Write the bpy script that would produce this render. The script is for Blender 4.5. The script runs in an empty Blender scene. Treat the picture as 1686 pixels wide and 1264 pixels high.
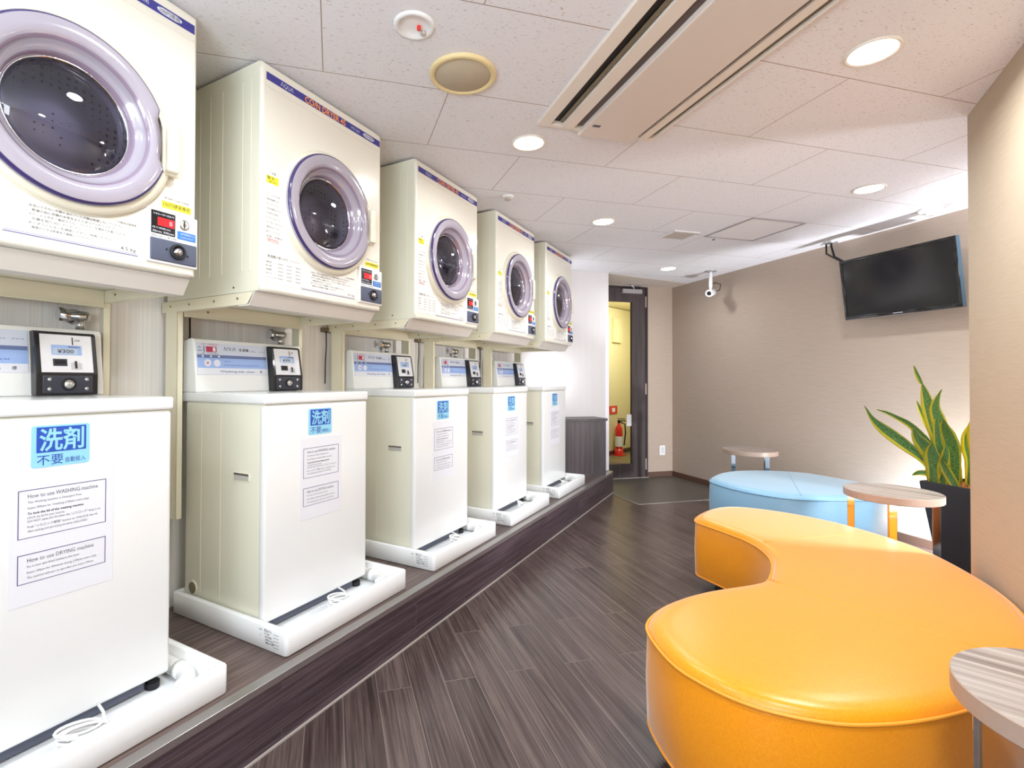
import bpy, bmesh, math, random
from mathutils import Vector, Matrix
random.seed(7)
PI = math.pi
sc = bpy.context.scene
col = sc.collection

# ------------------------------------------------------------------ camera
TH, PT, RL = 0.52406, 0.0113, 0.00295
right0 = Vector((math.cos(TH), math.sin(TH), 0))
fwd = Vector((-math.sin(TH) * math.cos(PT), math.cos(TH) * math.cos(PT), math.sin(PT)))
up0 = right0.cross(fwd)
rgt = right0 * math.cos(RL) + up0 * math.sin(RL)
upv = up0 * math.cos(RL) - right0 * math.sin(RL)
cam = bpy.data.cameras.new('camera')
cam.sensor_width = 36.0
cam.lens = 836.9 / 1686 * 36.0
cam.shift_x = (843 - 771.75) / 1686
cam.shift_y = -(632 - 615.1) / 1686
cam.clip_start = 0.02
camo = bpy.data.objects.new('camera', cam)
col.objects.link(camo)
M = Matrix.Identity(4)
for i in range(3):
    M[i][0] = rgt[i]; M[i][1] = upv[i]; M[i][2] = -fwd[i]
M[0][3], M[1][3], M[2][3] = 0, 0, 1.105
camo.matrix_world = M
sc.camera = camo

# ------------------------------------------------------------------ world, exposure
sc.view_settings.view_transform = 'Standard'
sc.view_settings.look = 'None'
sc.view_settings.gamma = 1.0
sc.view_settings.use_curve_mapping = False
sc.view_settings.exposure = -0.13
w = bpy.data.worlds.new('world'); sc.world = w; w.use_nodes = True
w.node_tree.nodes['Background'].inputs[0].default_value = (0.8, 0.8, 0.85, 1)
w.node_tree.nodes['Background'].inputs[1].default_value = 0.3

R2 = math.sqrt(.5)
D1 = Vector((R2, -R2, 0)); D2 = Vector((R2, R2, 0))
CEIL = 2.175
PLAT = 0.2065
WALLX = -2.02
RWX = 0.72
def PQ(p, q, z=0.0):
    return D1 * p + D2 * q + Vector((0, 0, z))

# ------------------------------------------------------------------ lights
def area(name, loc, size, power, color=(1, 1, 1), target=None, shape='DISK', spread=PI, size_y=None):
    l = bpy.data.lights.new(name, 'AREA'); l.energy = power; l.color = color
    l.shape = shape; l.size = size; l.spread = spread
    if size_y: l.size_y = size_y
    o = bpy.data.objects.new(name, l); col.objects.link(o); o.location = loc
    if target is not None:
        o.rotation_euler = (Vector(target) - Vector(loc)).to_track_quat('-Z', 'Y').to_euler()
    return o
WARM = (.93, .975, 1.0)
COOL = (0.90, 0.94, 1.0)
DOWN = [(-.912, 2.113), (-.928, 3.418), (-.781, 5.171), (.314, 2.078), (.518, 3.559),
        (-.90, .82), (.30, .62), (-.88, -.48), (.28, -.85)]
LAMP_W = [6.5, 6.5, 6.5, 15, 10, 6.5, 12, 6, 6]
# unseen lights behind the camera; bounce and fill are added to brighten the room
area('bounce_light_rear', (-.2, -.9, 1.35), 1.1, 44, (.80, .91, 1), (-.2, .1, CEIL + .6), 'RECTANGLE', size_y=.7)
area('key_light_rear', (.56, -.80, 2.02), .36, 12, (.87, .94, 1), (-1.2, 2.6, .5), 'RECTANGLE', size_y=.5)
area('fill_light_rear', (.0, -1.85, 1.25), 1.8, 25, (.84, .93, 1), (-.5, 3, 1.2), 'RECTANGLE', size_y=1.5)  # added soft fill, no window stands here
# strong lamps in the recess behind the right wall, low and high
for zz_, ww_ in ((.12, 130.0), (.34, 75.0)):
    pl_ = bpy.data.lights.new('plant_uplight', 'POINT'); pl_.energy = ww_; pl_.color = COOL; pl_.shadow_soft_size = .02
    po_ = bpy.data.objects.new('plant_uplight', pl_); col.objects.link(po_); po_.location = PQ(-2.03, 3.718, zz_)
area('recess_lamp_high', (1.40, 3.72, 1.80), .25, 7, COOL, (.95, 3.8, 2.25), 'DISK')
area('recess_lamp_side', (2.1, 3.05, 1.05), .40, 34, (.92, .96, 1.0), (-.6, 2.7, .15), 'DISK', spread=math.radians(120))
# lamp at the far end of the machine row, above the low cabinet
area('row_end_lamp', (-1.72, 4.42, 1.08), .25, 2.2, COOL, (-1.72, 4.75, 1.25), 'DISK')
area('row_end_uplight', (-1.55, 4.45, 1.75), .25, .9, COOL, (-1.3, 4.7, 2.3), 'DISK')
area('corridor_lamp', tuple(PQ(-5.75, 4.0, 2.0)), .5, 19, (1.0, .98, .90), (-1.9, 7.4, .9), 'DISK')

# ------------------------------------------------------------------ materials
def s2l(c):
    return tuple(((x / 255) / 12.92 if x <= 10.31475 else (((x / 255) + .055) / 1.055) ** 2.4) for x in c)
MATS = {}
def new(name):
    m = bpy.data.materials.new(name); m.use_nodes = True
    b = m.node_tree.nodes['Principled BSDF']; MATS[name] = m
    return m, m.node_tree.nodes, m.node_tree.links, b
def mat(name, rgb, rough=.5, metal=0, coat=0, trans=0, emit=0, spec=.5, bump=None, alpha=1, ior=1.45):
    m, N, L, b = new(name)
    c = (*s2l(rgb), 1)
    b.inputs['Base Color'].default_value = c
    b.inputs['Roughness'].default_value = rough
    b.inputs['Metallic'].default_value = metal
    b.inputs['Coat Weight'].default_value = coat
    b.inputs['Coat Roughness'].default_value = .05
    b.inputs['Transmission Weight'].default_value = trans
    b.inputs['Specular IOR Level'].default_value = spec
    b.inputs['IOR'].default_value = ior
    b.inputs['Alpha'].default_value = alpha
    if emit:
        b.inputs['Emission Color'].default_value = c; b.inputs['Emission Strength'].default_value = emit
    # faint surface mottling so nothing is perfectly flat in tone
    if bump:
        n = N.new('ShaderNodeTexNoise'); n.inputs['Scale'].default_value = bump[0]; n.inputs['Detail'].default_value = 3
        t = N.new('ShaderNodeTexCoord'); L.new(t.outputs['Object'], n.inputs['Vector'])
        bp = N.new('ShaderNodeBump'); bp.inputs['Strength'].default_value = bump[1]; bp.inputs['Distance'].default_value = .002
        L.new(n.outputs['Fac'], bp.inputs['Height']); L.new(bp.outputs['Normal'], b.inputs['Normal'])
    return m

def ramp(N, L, src, stops):
    r = N.new('ShaderNodeValToRGB'); e = r.color_ramp.elements
    while len(e) < len(stops): e.new(.5)
    for i, (p, c) in enumerate(stops):
        e[i].position = p; e[i].color = (*s2l(c), 1)
    L.new(src, r.inputs['Fac']); return r

def planks(name, ang, w_, l_, cols, rough=.35, mortar=.0016, mortar_col=(52, 40, 38), grain=1.0, axes='XY', strength=.12, along=1.0):
    """brick pattern of wood boards; boards run along the local x axis after the turn by ang"""
    m, N, L, b = new(name)
    t = N.new('ShaderNodeTexCoord'); mp = N.new('ShaderNodeMapping')
    if axes == 'YZ':
        sp = N.new('ShaderNodeSeparateXYZ'); cb = N.new('ShaderNodeCombineXYZ')
        L.new(t.outputs['Object'], sp.inputs[0]); L.new(sp.outputs['Y'], cb.inputs['X']); L.new(sp.outputs['Z'], cb.inputs['Y'])
        L.new(cb.outputs[0], mp.inputs['Vector'])
    else:
        L.new(t.outputs['Object'], mp.inputs['Vector'])
    mp.inputs['Rotation'].default_value = (0, 0, ang)
    mp.inputs['Location'].default_value = (.03, -.04, 0)
    br = N.new('ShaderNodeTexBrick'); br.offset = .37; br.offset_frequency = 2
    br.inputs['Scale'].default_value = 1; br.inputs['Brick Width'].default_value = l_; br.inputs['Row Height'].default_value = w_
    br.inputs['Mortar Size'].default_value = mortar; br.inputs['Mortar Smooth'].default_value = .2; br.inputs['Bias'].default_value = 0
    br.inputs['Color1'].default_value = (0, 0, 0, 1); br.inputs['Color2'].default_value = (1, 1, 1, 1); br.inputs['Mortar'].default_value = (.5, .5, .5, 1)
    L.new(mp.outputs[0], br.inputs['Vector'])
    # grain: noise stretched along the board, shifted per board
    sx = N.new('ShaderNodeVectorMath'); sx.operation = 'MULTIPLY'; sx.inputs[1].default_value = (2.2 * grain * along, 62 * grain, 1)
    L.new(mp.outputs[0], sx.inputs[0])
    ad = N.new('ShaderNodeVectorMath'); ad.operation = 'MULTIPLY_ADD'; ad.inputs[1].default_value = (31, 17, 5)
    L.new(br.outputs['Color'], ad.inputs[0]); L.new(sx.outputs[0], ad.inputs[2])
    n1 = N.new('ShaderNodeTexNoise'); n1.inputs['Scale'].default_value = 1; n1.inputs['Detail'].default_value = 6; n1.inputs['Roughness'].default_value = .62
    L.new(ad.outputs[0], n1.inputs['Vector'])
    n2 = N.new('ShaderNodeTexNoise'); n2.inputs['Scale'].default_value = .35; n2.inputs['Detail'].default_value = 2
    L.new(ad.outputs[0], n2.inputs['Vector'])
    mx = N.new('ShaderNodeMath'); mx.operation = 'MULTIPLY_ADD'; mx.inputs[1].default_value = .35
    L.new(n2.outputs['Fac'], mx.inputs[0]); 
    m3 = N.new('ShaderNodeMath'); m3.operation = 'MULTIPLY'; m3.inputs[1].default_value = .72
    L.new(n1.outputs['Fac'], m3.inputs[0]); L.new(m3.outputs[0], mx.inputs[2])
    ba = N.new('ShaderNodeMath'); ba.operation = 'MULTIPLY_ADD'; ba.inputs[1].default_value = .09
    bw = N.new('ShaderNodeRGBToBW'); L.new(br.outputs['Color'], bw.inputs[0]); L.new(bw.outputs[0], ba.inputs[0]); L.new(mx.outputs[0], ba.inputs[2])
    r = ramp(N, L, ba.outputs[0], [(.40, cols[0]), (.56, cols[1]), (.72, cols[2])])
    mc = N.new('ShaderNodeMixRGB'); L.new(br.outputs['Fac'], mc.inputs['Fac']); L.new(r.outputs[0], mc.inputs[1]); mc.inputs[2].default_value = (*s2l(mortar_col), 1)
    L.new(mc.outputs[0], b.inputs['Base Color'])
    b.inputs['Roughness'].default_value = rough
    bp = N.new('ShaderNodeBump'); bp.inputs['Strength'].default_value = strength; bp.inputs['Distance'].default_value = .002
    L.new(n1.outputs['Fac'], bp.inputs['Height']); L.new(bp.outputs['Normal'], b.inputs['Normal'])
    return m

def wallpaper(name, rgb, rgb2, axis='Z', scale=260, stretch=7, rough=.85, strength=.25):
    """fine woven paper: thin threads along the wall"""
    m, N, L, b = new(name)
    t = N.new('ShaderNodeTexCoord'); v = N.new('ShaderNodeVectorMath'); v.operation = 'MULTIPLY'
    v.inputs[1].default_value = (stretch, stretch, scale) if axis == 'Z' else (scale, scale, stretch)
    L.new(t.outputs['Object'], v.inputs[0])
    n = N.new('ShaderNodeTexNoise'); n.inputs['Scale'].default_value = 1; n.inputs['Detail'].default_value = 3
    L.new(v.outputs[0], n.inputs['Vector'])
    r = ramp(N, L, n.outputs['Fac'], [(.35, rgb2), (.62, rgb)])
    L.new(r.outputs[0], b.inputs['Base Color']); b.inputs['Roughness'].default_value = rough
    bp = N.new('ShaderNodeBump'); bp.inputs['Strength'].default_value = strength; bp.inputs['Distance'].default_value = .001
    L.new(n.outputs['Fac'], bp.inputs['Height']); L.new(bp.outputs['Normal'], b.inputs['Normal'])
    return m

def ceiling_mat():
    m, N, L, b = new('acoustic_ceiling_board')
    t = N.new('ShaderNodeTexCoord'); mp = N.new('ShaderNodeMapping'); mp.vector_type = 'POINT'
    L.new(t.outputs['Object'], mp.inputs['Vector']); mp.inputs['Rotation'].default_value = (0, 0, -PI / 4)
    # after the turn: x = q (along D2), y = -p
    br = N.new('ShaderNodeTexBrick'); br.offset = .5; br.offset_frequency = 2
    off = N.new('ShaderNodeVectorMath'); off.operation = 'ADD'; off.inputs[1].default_value = (-.411 + .9 * 4 + .45 * CEIL_SHIFT, -1.38 + .45 * 20 + .0, 0)
    L.new(mp.outputs[0], off.inputs[0]); L.new(off.outputs[0], br.inputs['Vector'])
    br.inputs['Scale'].default_value = 1; br.inputs['Brick Width'].default_value = .9; br.inputs['Row Height'].default_value = .45
    br.inputs['Mortar Size'].default_value = .0022; br.inputs['Mortar Smooth'].default_value = .3
    # fissures
    v = N.new('ShaderNodeVectorMath'); v.operation = 'MULTIPLY'; v.inputs[1].default_value = (70, 270, 1)
    L.new(off.outputs[0], v.inputs[0])
    n = N.new('ShaderNodeTexNoise'); n.inputs['Scale'].default_value = 1; n.inputs['Detail'].default_value = 1.5; n.inputs['Distortion'].default_value = .6
    L.new(v.outputs[0], n.inputs['Vector'])
    fis = N.new('ShaderNodeMapRange'); fis.inputs['From Min'].default_value = .645; fis.inputs['From Max'].default_value = .70
    L.new(n.outputs['Fac'], fis.inputs['Value'])
    base = N.new('ShaderNodeMixRGB'); base.inputs[1].default_value = (*s2l((236, 235, 239)), 1); base.inputs[2].default_value = (*s2l((200, 186, 182)), 1)
    L.new(fis.outputs[0], base.inputs['Fac'])
    mo = N.new('ShaderNodeMixRGB'); L.new(br.outputs['Fac'], mo.inputs['Fac']); L.new(base.outputs[0], mo.inputs[1]); mo.inputs[2].default_value = (*s2l((176, 158, 150)), 1)
    L.new(mo.outputs[0], b.inputs['Base Color']); b.inputs['Roughness'].default_value = .95
    inv = N.new('ShaderNodeMath'); inv.operation = 'ADD'; L.new(fis.outputs[0], inv.inputs[0]); L.new(br.outputs['Fac'], inv.inputs[1])
    bp = N.new('ShaderNodeBump'); bp.inputs['Strength'].default_value = .35; bp.inputs['Distance'].default_value = .002; bp.invert = True
    L.new(inv.outputs[0], bp.inputs['Height']); L.new(bp.outputs['Normal'], b.inputs['Normal'])
    return m
CEIL_SHIFT = 0

def fabric(name, c1, c2, rough=.42, sc_=900, strength=.25, sheen=0):
    m, N, L, b = new(name)
    t = N.new('ShaderNodeTexCoord')
    va = N.new('ShaderNodeVectorMath'); va.operation = 'MULTIPLY'; va.inputs[1].default_value = (sc_, sc_ * .12, sc_ * .12)
    vb = N.new('ShaderNodeVectorMath'); vb.operation = 'MULTIPLY'; vb.inputs[1].default_value = (sc_ * .12, sc_, sc_ * .35)
    na = N.new('ShaderNodeTexNoise'); nb = N.new('ShaderNodeTexNoise')
    for v, n in ((va, na), (vb, nb)):
        L.new(t.outputs['Object'], v.inputs[0]); L.new(v.outputs[0], n.inputs['Vector']); n.inputs['Scale'].default_value = 1; n.inputs['Detail'].default_value = 2
    ad = N.new('ShaderNodeMath'); ad.operation = 'ADD'; L.new(na.outputs['Fac'], ad.inputs[0]); L.new(nb.outputs['Fac'], ad.inputs[1])
    hf = N.new('ShaderNodeMath'); hf.operation = 'MULTIPLY'; hf.inputs[1].default_value = .5; L.new(ad.outputs[0], hf.inputs[0])
    r = ramp(N, L, hf.outputs[0], [(.36, c2), (.62, c1)])
    L.new(r.outputs[0], b.inputs['Base Color']); b.inputs['Roughness'].default_value = rough
    b.inputs['Sheen Weight'].default_value = sheen; b.inputs['Sheen Roughness'].default_value = .35; b.inputs['Sheen Tint'].default_value = (1, .97, .9, 1)
    bp = N.new('ShaderNodeBump'); bp.inputs['Strength'].default_value = strength; bp.inputs['Distance'].default_value = .0006
    L.new(hf.outputs[0], bp.inputs['Height']); L.new(bp.outputs['Normal'], b.inputs['Normal'])
    return m

def leaf_mat():
    m, N, L, b = new('variegated_leaf')
    t = N.new('ShaderNodeTexCoord'); sp = N.new('ShaderNodeSeparateXYZ'); L.new(t.outputs['UV'], sp.inputs[0])
    e = N.new('ShaderNodeMath'); e.operation = 'SUBTRACT'; e.inputs[1].default_value = .5; L.new(sp.outputs['X'], e.inputs[0])
    a = N.new('ShaderNodeMath'); a.operation = 'ABSOLUTE'; L.new(e.outputs[0], a.inputs[0])
    n = N.new('ShaderNodeTexNoise'); n.inputs['Scale'].default_value = 14; n.inputs['Detail'].default_value = 2
    v = N.new('ShaderNodeVectorMath'); v.operation = 'MULTIPLY'; v.inputs[1].default_value = (.35, 4.5, 1); L.new(t.outputs['UV'], v.inputs[0]); L.new(v.outputs[0], n.inputs['Vector'])
    j = N.new('ShaderNodeMath'); j.operation = 'MULTIPLY_ADD'; j.inputs[1].default_value = .05; L.new(n.outputs['Fac'], j.inputs[0]); L.new(a.outputs[0], j.inputs[2])
    band = ramp(N, L, n.outputs['Fac'], [(.40, (62, 108, 54)), (.60, (146, 184, 112))])
    mr = N.new('ShaderNodeMapRange'); mr.inputs['From Min'].default_value = .33; mr.inputs['From Max'].default_value = .36; L.new(j.outputs[0], mr.inputs['Value'])
    mx = N.new('ShaderNodeMixRGB'); L.new(mr.outputs[0], mx.inputs['Fac']); L.new(band.outputs[0], mx.inputs[1]); mx.inputs[2].default_value = (*s2l((226, 214, 74)), 1)
    L.new(mx.outputs[0], b.inputs['Base Color']); b.inputs['Roughness'].default_value = .32
    return m

mat('enamel_white', (239, 240, 240), .22, coat=.35)
mat('dryer_white', (241, 237, 224), .22, coat=.35)
mat('enamel_side', (233, 231, 213), .32, coat=.15)
mat('plastic_white', (245, 245, 245), .3)
mat('console_white', (245, 245, 242), .35)
mat('pan_white', (251, 253, 255), .25, coat=.3)
mat('stand_cream', (236, 229, 204), .42, bump=(60, .05))
mat('chamfer_pink', (226, 220, 212), .42)
mat('strip_blue', (68, 66, 150), .4)
mat('orange_ink', (255, 160, 50), .5)
mat('white_ink', (225, 228, 240), .5)
mat('grey_ink', (96, 96, 112), .6)
mat('dark_ink', (48, 48, 60), .6)
mat('blue_ink', (36, 70, 170), .5)
mat('purple_ink', (88, 80, 130), .6)
mat('red_ink', (215, 60, 60), .5)
mat('door_lilac', (170, 163, 176), .14, coat=1, trans=.0, spec=.7)
mat('door_rim', (62, 52, 104), .18, coat=1)
mat('door_step', (150, 132, 152), .15, coat=1)
mat('bezel_cream', (238, 232, 212), .25, coat=.3)
mat('smoked_glass', (190, 190, 205), .01, trans=1.0, ior=1.5)
mat('coin_steel', (236, 236, 240), .4, metal=.25)
mat('screw_metal', (150, 140, 120), .35, metal=1)
mat('chrome', (225, 225, 230), .08, metal=1)
mat('brushed_metal', (190, 190, 188), .3, metal=1)
mat('black_plastic', (22, 22, 26), .3, coat=.3)
mat('lock_slate', (86, 92, 112), .4)
mat('dark_plate', (58, 60, 72), .35)
mat('display_black', (22, 14, 18), .2)
mat('display_red', (225, 20, 28), .3, emit=1.0)
mat('led_face', (190, 60, 84), .3)
mat('yellow_label', (250, 236, 60), .5)
mat('blue_label', (66, 130, 205), .5)
mat('sky_label', (150, 214, 240), .45)
mat('deep_blue_label', (44, 84, 184), .45)
mat('paper', (234, 235, 242), .35, spec=.4)
mat('label_sheet', (240, 238, 232), .4)
mat('panel_grey', (214, 220, 236), .35)
mat('panel_navy', (108, 122, 168), .4)
mat('panel_blue', (162, 188, 238), .4)
mat('lcd', (190, 205, 225), .2)
mat('base_slate', (88, 92, 108), .5)
mat('rubber_black', (30, 30, 34), .6)
mat('recess_grey', (190, 188, 182), .5)
mat('hose_white', (238, 238, 236), .4)
mat('cord_white', (240, 240, 240), .4)
mat('clear_bag', (225, 228, 232), .15, trans=.5)
mat('steel_nosing', (158, 155, 152), .3, metal=.75, bump=(30, .1))
mat('nosing_lip', (112, 102, 102), .5)
mat('corner_white', (244, 242, 250), .3)
mat('frame_dark', (58, 50, 50), .45)
mat('glass_clear', (250, 250, 250), .0, trans=1, ior=1.02)
mat('closer_silver', (196, 194, 200), .35, metal=.6)
mat('hinge_silver', (205, 190, 180), .35, metal=.7)
mat('soffit_paint', (214, 202, 190), .9)
mat('baseboard_brown', (98, 72, 58), .55)
mat('yellow_wall', (228, 218, 168), .85, bump=(200, .1))
mat('olive_floor', (128, 120, 84), .4)
mat('fire_red', (232, 50, 36), .3, coat=.4)
mat('white_enamel', (245, 245, 245), .35)
mat('tv_black', (16, 16, 18), .12, coat=.6)
mat('tv_screen', (30, 30, 32), .13, spec=.6)
mat('tv_edge', (62, 88, 104), .25)
mat('tv_silver', (150, 140, 140), .25, metal=.5)
mat('cable_black', (24, 24, 24), .5)
mat('speaker_rim', (232, 212, 160), .5)
mat('speaker_mesh', (198, 184, 160), .7, bump=(900, .6))
mat('ac_white', (236, 226, 214), .4)
mat('ac_panel', (226, 214, 204), .35)
mat('ac_dark', (34, 28, 24), .6)
mat('ac_olive', (122, 110, 88), .5)
mat('ac_slot', (96, 84, 80), .6)
mat('vent_grille', (196, 186, 176), .5)
mat('hatch_frame', (236, 234, 236), .35)
mat('hatch_board', (236, 232, 232), .95, bump=(150, .15))
mat('hatch_metal', (178, 174, 174), .35, metal=.3)
mat('pot_charcoal', (52, 50, 54), .55)
mat('coir', (176, 112, 60), .95, bump=(120, .8))
mat('mat_tile', (92, 86, 80), .42, bump=(12, .05))
mat('seam_light', (176, 168, 162), .5)
mat('lamp_ring', (240, 232, 220), .4)
mm = mat('lamp_glow', (255, 250, 240), .5, emit=14)
planks('floor_planks', PI / 4, .12, .9, ((46, 34, 33), (74, 60, 58), (104, 89, 85)), rough=.30, grain=2.2, mortar=.0018, mortar_col=(116, 102, 97), along=.7)  # pale joint colour stands in for the highlight on the board bevels
planks('riser_planks', 0, .12, 1.1, ((52, 41, 47), (78, 64, 71), (104, 89, 96)), rough=.38, axes='YZ', grain=2.3, mortar_col=(96, 84, 86), along=.7)
planks('platform_planks', PI / 2, .12, 1.1, ((50, 38, 36), (88, 72, 68), (122, 104, 98)), rough=.34, grain=2.4, mortar_col=(110, 94, 88), along=.7)
mat('table_edge', (176, 152, 137), .4)
planks('cabinet_wood', PI / 2, 9.0, 9.0, ((56, 48, 51), (76, 66, 69), (94, 83, 86)), rough=.42, axes='YZ', grain=.7, mortar=0)
planks('door_wood', PI / 2, 9.0, 9.0, ((52, 45, 46), (70, 61, 62), (86, 74, 74)), rough=.42, axes='YZ', grain=.7, mortar=0)
planks('table_wood', .35, 9.0, 9.0, ((116, 102, 96), (158, 144, 135), (196, 186, 179)), rough=.33, grain=.9, mortar=0, strength=.04, along=.25)
wallpaper('paper_beige', (192, 174, 158), (180, 163, 148), scale=600, stretch=10, strength=.12)
wallpaper('paper_beige_right', (190, 173, 150), (180, 162, 140), scale=800, stretch=10, strength=.12)
wallpaper('paper_stripe', (238, 235, 231), (226, 221, 215), axis='V', scale=120, stretch=.4, strength=.15)
wallpaper('paper_white', (224, 220, 220), (221, 216, 216), axis='V', scale=160, stretch=1, strength=.03)
ceiling_mat()
fabric('orange_fabric', (246, 160, 28), (238, 142, 16), rough=.30, sheen=.55)
fabric('blue_fabric', (150, 196, 226), (136, 184, 217), rough=.36, sheen=.5)
mat('orange_piping', (246, 160, 50), .4)
mat('blue_piping', (136, 180, 212), .45)
leaf_mat()

def drum_mat():
    m, N, L, b = new('drum_steel')
    t = N.new('ShaderNodeTexCoord'); v = N.new('ShaderNodeTexVoronoi'); v.inputs['Scale'].default_value = 55; v.inputs['Randomness'].default_value = .15
    L.new(t.outputs['Object'], v.inputs['Vector'])
    r = ramp(N, L, v.outputs['Distance'], [(.20, (60, 56, 66)), (.27, (176, 172, 186))])
    L.new(r.outputs[0], b.inputs['Base Color']); b.inputs['Roughness'].default_value = .45; b.inputs['Metallic'].default_value = .35
drum_mat()

# ------------------------------------------------------------------ mesh helpers
class MB:
    def __init__(s): s.bm = bmesh.new(); s.mats = []
    def mi(s, name):
        if name not in s.mats: s.mats.append(name)
        return s.mats.index(name)
    def _set(s, faces, m):
        k = s.mi(m)
        for f in faces: f.material_index = k
    def box(s, a, b, m, bev=0, seg=2):
        x0, y0, z0 = (min(a[i], b[i]) for i in range(3)); x1, y1, z1 = (max(a[i], b[i]) for i in range(3))
        r = bmesh.ops.create_cube(s.bm, size=1)
        for v in r['verts']:
            v.co = Vector(((x0 + x1) / 2 + v.co.x * (x1 - x0), (y0 + y1) / 2 + v.co.y * (y1 - y0), (z0 + z1) / 2 + v.co.z * (z1 - z0)))
        fs = list({f for v in r['verts'] for f in v.link_faces})
        if bev:
            es = list({e for f in fs for e in f.edges})
            rr = bmesh.ops.bevel(s.bm, geom=es, offset=bev, segments=seg, affect='EDGES', profile=.6)
            vs = {v for f in rr['faces'] for v in f.verts} | {v for f in fs if f.is_valid for v in f.verts}
            fs = list({f for v in vs for f in v.link_faces})
            if seg > 1:
                for f in fs: f.smooth = True
        s._set(fs, m); return s
    def obox(s, c, ax, ay, hx, hy, z0, z1, m, bev=0, seg=2):
        """box turned in plan: centre c, unit axes ax, ay, half sizes"""
        r = bmesh.ops.create_cube(s.bm, size=2)
        for v in r['verts']:
            q = Vector(c) + ax * (v.co.x * hx) + ay * (v.co.y * hy)
            v.co = Vector((q.x, q.y, z0 if v.co.z < 0 else z1))
        fs = list({f for v in r['verts'] for f in v.link_faces})
        bmesh.ops.recalc_face_normals(s.bm, faces=fs)
        if bev:
            es = list({e for f in fs for e in f.edges})
            rr = bmesh.ops.bevel(s.bm, geom=es, offset=bev, segments=seg, affect='EDGES', profile=.6)
            vs = {v for f in rr['faces'] for v in f.verts} | {v for f in fs if f.is_valid for v in f.verts}
            fs = list({f for v in vs for f in v.link_faces})
        s._set(fs, m); return s
    def prism(s, pts, axis, a, b, m, bev=0):
        """extrude a polygon; axis 'y': pts are (x,z); 'z': pts (x,y); 'x': pts (y,z)"""
        def P(u, v, t):
            return {'y': (u, t, v), 'z': (u, v, t), 'x': (t, u, v)}[axis]
        A = [s.bm.verts.new(P(u, v, a)) for u, v in pts]; B = [s.bm.verts.new(P(u, v, b)) for u, v in pts]
        fs = [s.bm.faces.new(A), s.bm.faces.new(B[::-1])]
        n = len(pts)
        for i in range(n): fs.append(s.bm.faces.new((A[i], B[i], B[(i + 1) % n], A[(i + 1) % n])))
        bmesh.ops.recalc_face_normals(s.bm, faces=fs)
        if bev:
            es = list({e for f in fs for e in f.edges})
            rr = bmesh.ops.bevel(s.bm, geom=es, offset=bev, segments=2, affect='EDGES', profile=.6)
            vs = {v for f in rr['faces'] for v in f.verts} | {v for f in fs if f.is_valid for v in f.verts}
            fs = list({f for v in vs for f in v.link_faces})
        s._set(fs, m); return s
    def lathe(s, prof, m, c=(0, 0, 0), axis='z', seg=48, mats=None, cap0=False, cap1=False, smooth=True):
        """prof: list of (r, h) turned round the axis through c"""
        c = Vector(c)
        def P(r, h, t):
            u, v = r * math.cos(t), r * math.sin(t)
            return c + {'z': Vector((u, v, h)), 'x': Vector((h, u, v)), 'y': Vector((u, h, v))}[axis]
        rings = [[s.bm.verts.new(P(r, h, 2 * PI * i / seg)) for i in range(seg)] for r, h in prof]
        fs = []
        for k in range(len(prof) - 1):
            mk = s.mi(mats[k] if mats else m)
            for i in range(seg):
                f = s.bm.faces.new((rings[k][i], rings[k][(i + 1) % seg], rings[k + 1][(i + 1) % seg], rings[k + 1][i]))
                f.material_index = mk; f.smooth = smooth; fs.append(f)
        if cap0: f = s.bm.faces.new(rings[0]); f.material_index = s.mi(m); fs.append(f)
        if cap1: f = s.bm.faces.new(rings[-1]); f.material_index = s.mi(m); fs.append(f)
        bmesh.ops.recalc_face_normals(s.bm, faces=fs)
        return s
    def cyl(s, c, r, h0, h1, m, axis='z', seg=24):
        return s.lathe([(r, h0), (r, h1)], m, c, axis, seg, cap0=True, cap1=True, smooth=False)
    def tube(s, pts, r, m, seg=8, closed=False):
        P = [Vector(p) for p in pts]; n = len(P); rings = []
        prev = None
        for i in range(n):
            if closed: t = (P[(i + 1) % n] - P[i - 1]).normalized()
            else: t = (P[min(i + 1, n - 1)] - P[max(i - 1, 0)]).normalized()
            a = Vector((0, 0, 1)) if abs(t.z) < .9 else Vector((1, 0, 0))
            if prev is not None: a = prev
            u = (a - t * a.dot(t)).normalized(); v = t.cross(u); prev = u
            rr = r[i] if isinstance(r, (list, tuple)) else r
            rings.append([s.bm.verts.new(P[i] + u * (rr * math.cos(2 * PI * k / seg)) + v * (rr * math.sin(2 * PI * k / seg))) for k in range(seg)])
        fs = []
        for i in range(n if closed else n - 1):
            A, B = rings[i], rings[(i + 1) % n]
            for k in range(seg):
                f = s.bm.faces.new((A[k], A[(k + 1) % seg], B[(k + 1) % seg], B[k])); f.smooth = True; fs.append(f)
        if not closed:
            fs.append(s.bm.faces.new(rings[0][::-1])); fs.append(s.bm.faces.new(rings[-1]))
        bmesh.ops.recalc_face_normals(s.bm, faces=fs)
        s._set(fs, m); return s
    def quad(s, pts, m):
        f = s.bm.faces.new([s.bm.verts.new(p) for p in pts]); s._set([f], m); return s
    def text(s, string, size, x, y, z, m, width=None, align='LEFT', thick=.0, bold=False):
        """lettering on a plane that faces +X: reads along +Y, up is Z"""
        me = text_mesh(string, align, bold)
        if not me[0]: return s
        xs = [v[0] for v in me[0]]; wd = max(xs) - min(xs)
        sx = size if width is None else width / max(wd, 1e-6)
        x0 = min(xs) if (width is not None and align == 'LEFT') else 0
        vs = [s.bm.verts.new((x, y + (v[0] - x0) * sx, z + v[1] * size)) for v in me[0]]
        k = s.mi(m)
        for f in me[1]:
            try: ff = s.bm.faces.new([vs[i] for i in f]); ff.material_index = k
            except ValueError: pass
        return s
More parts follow.
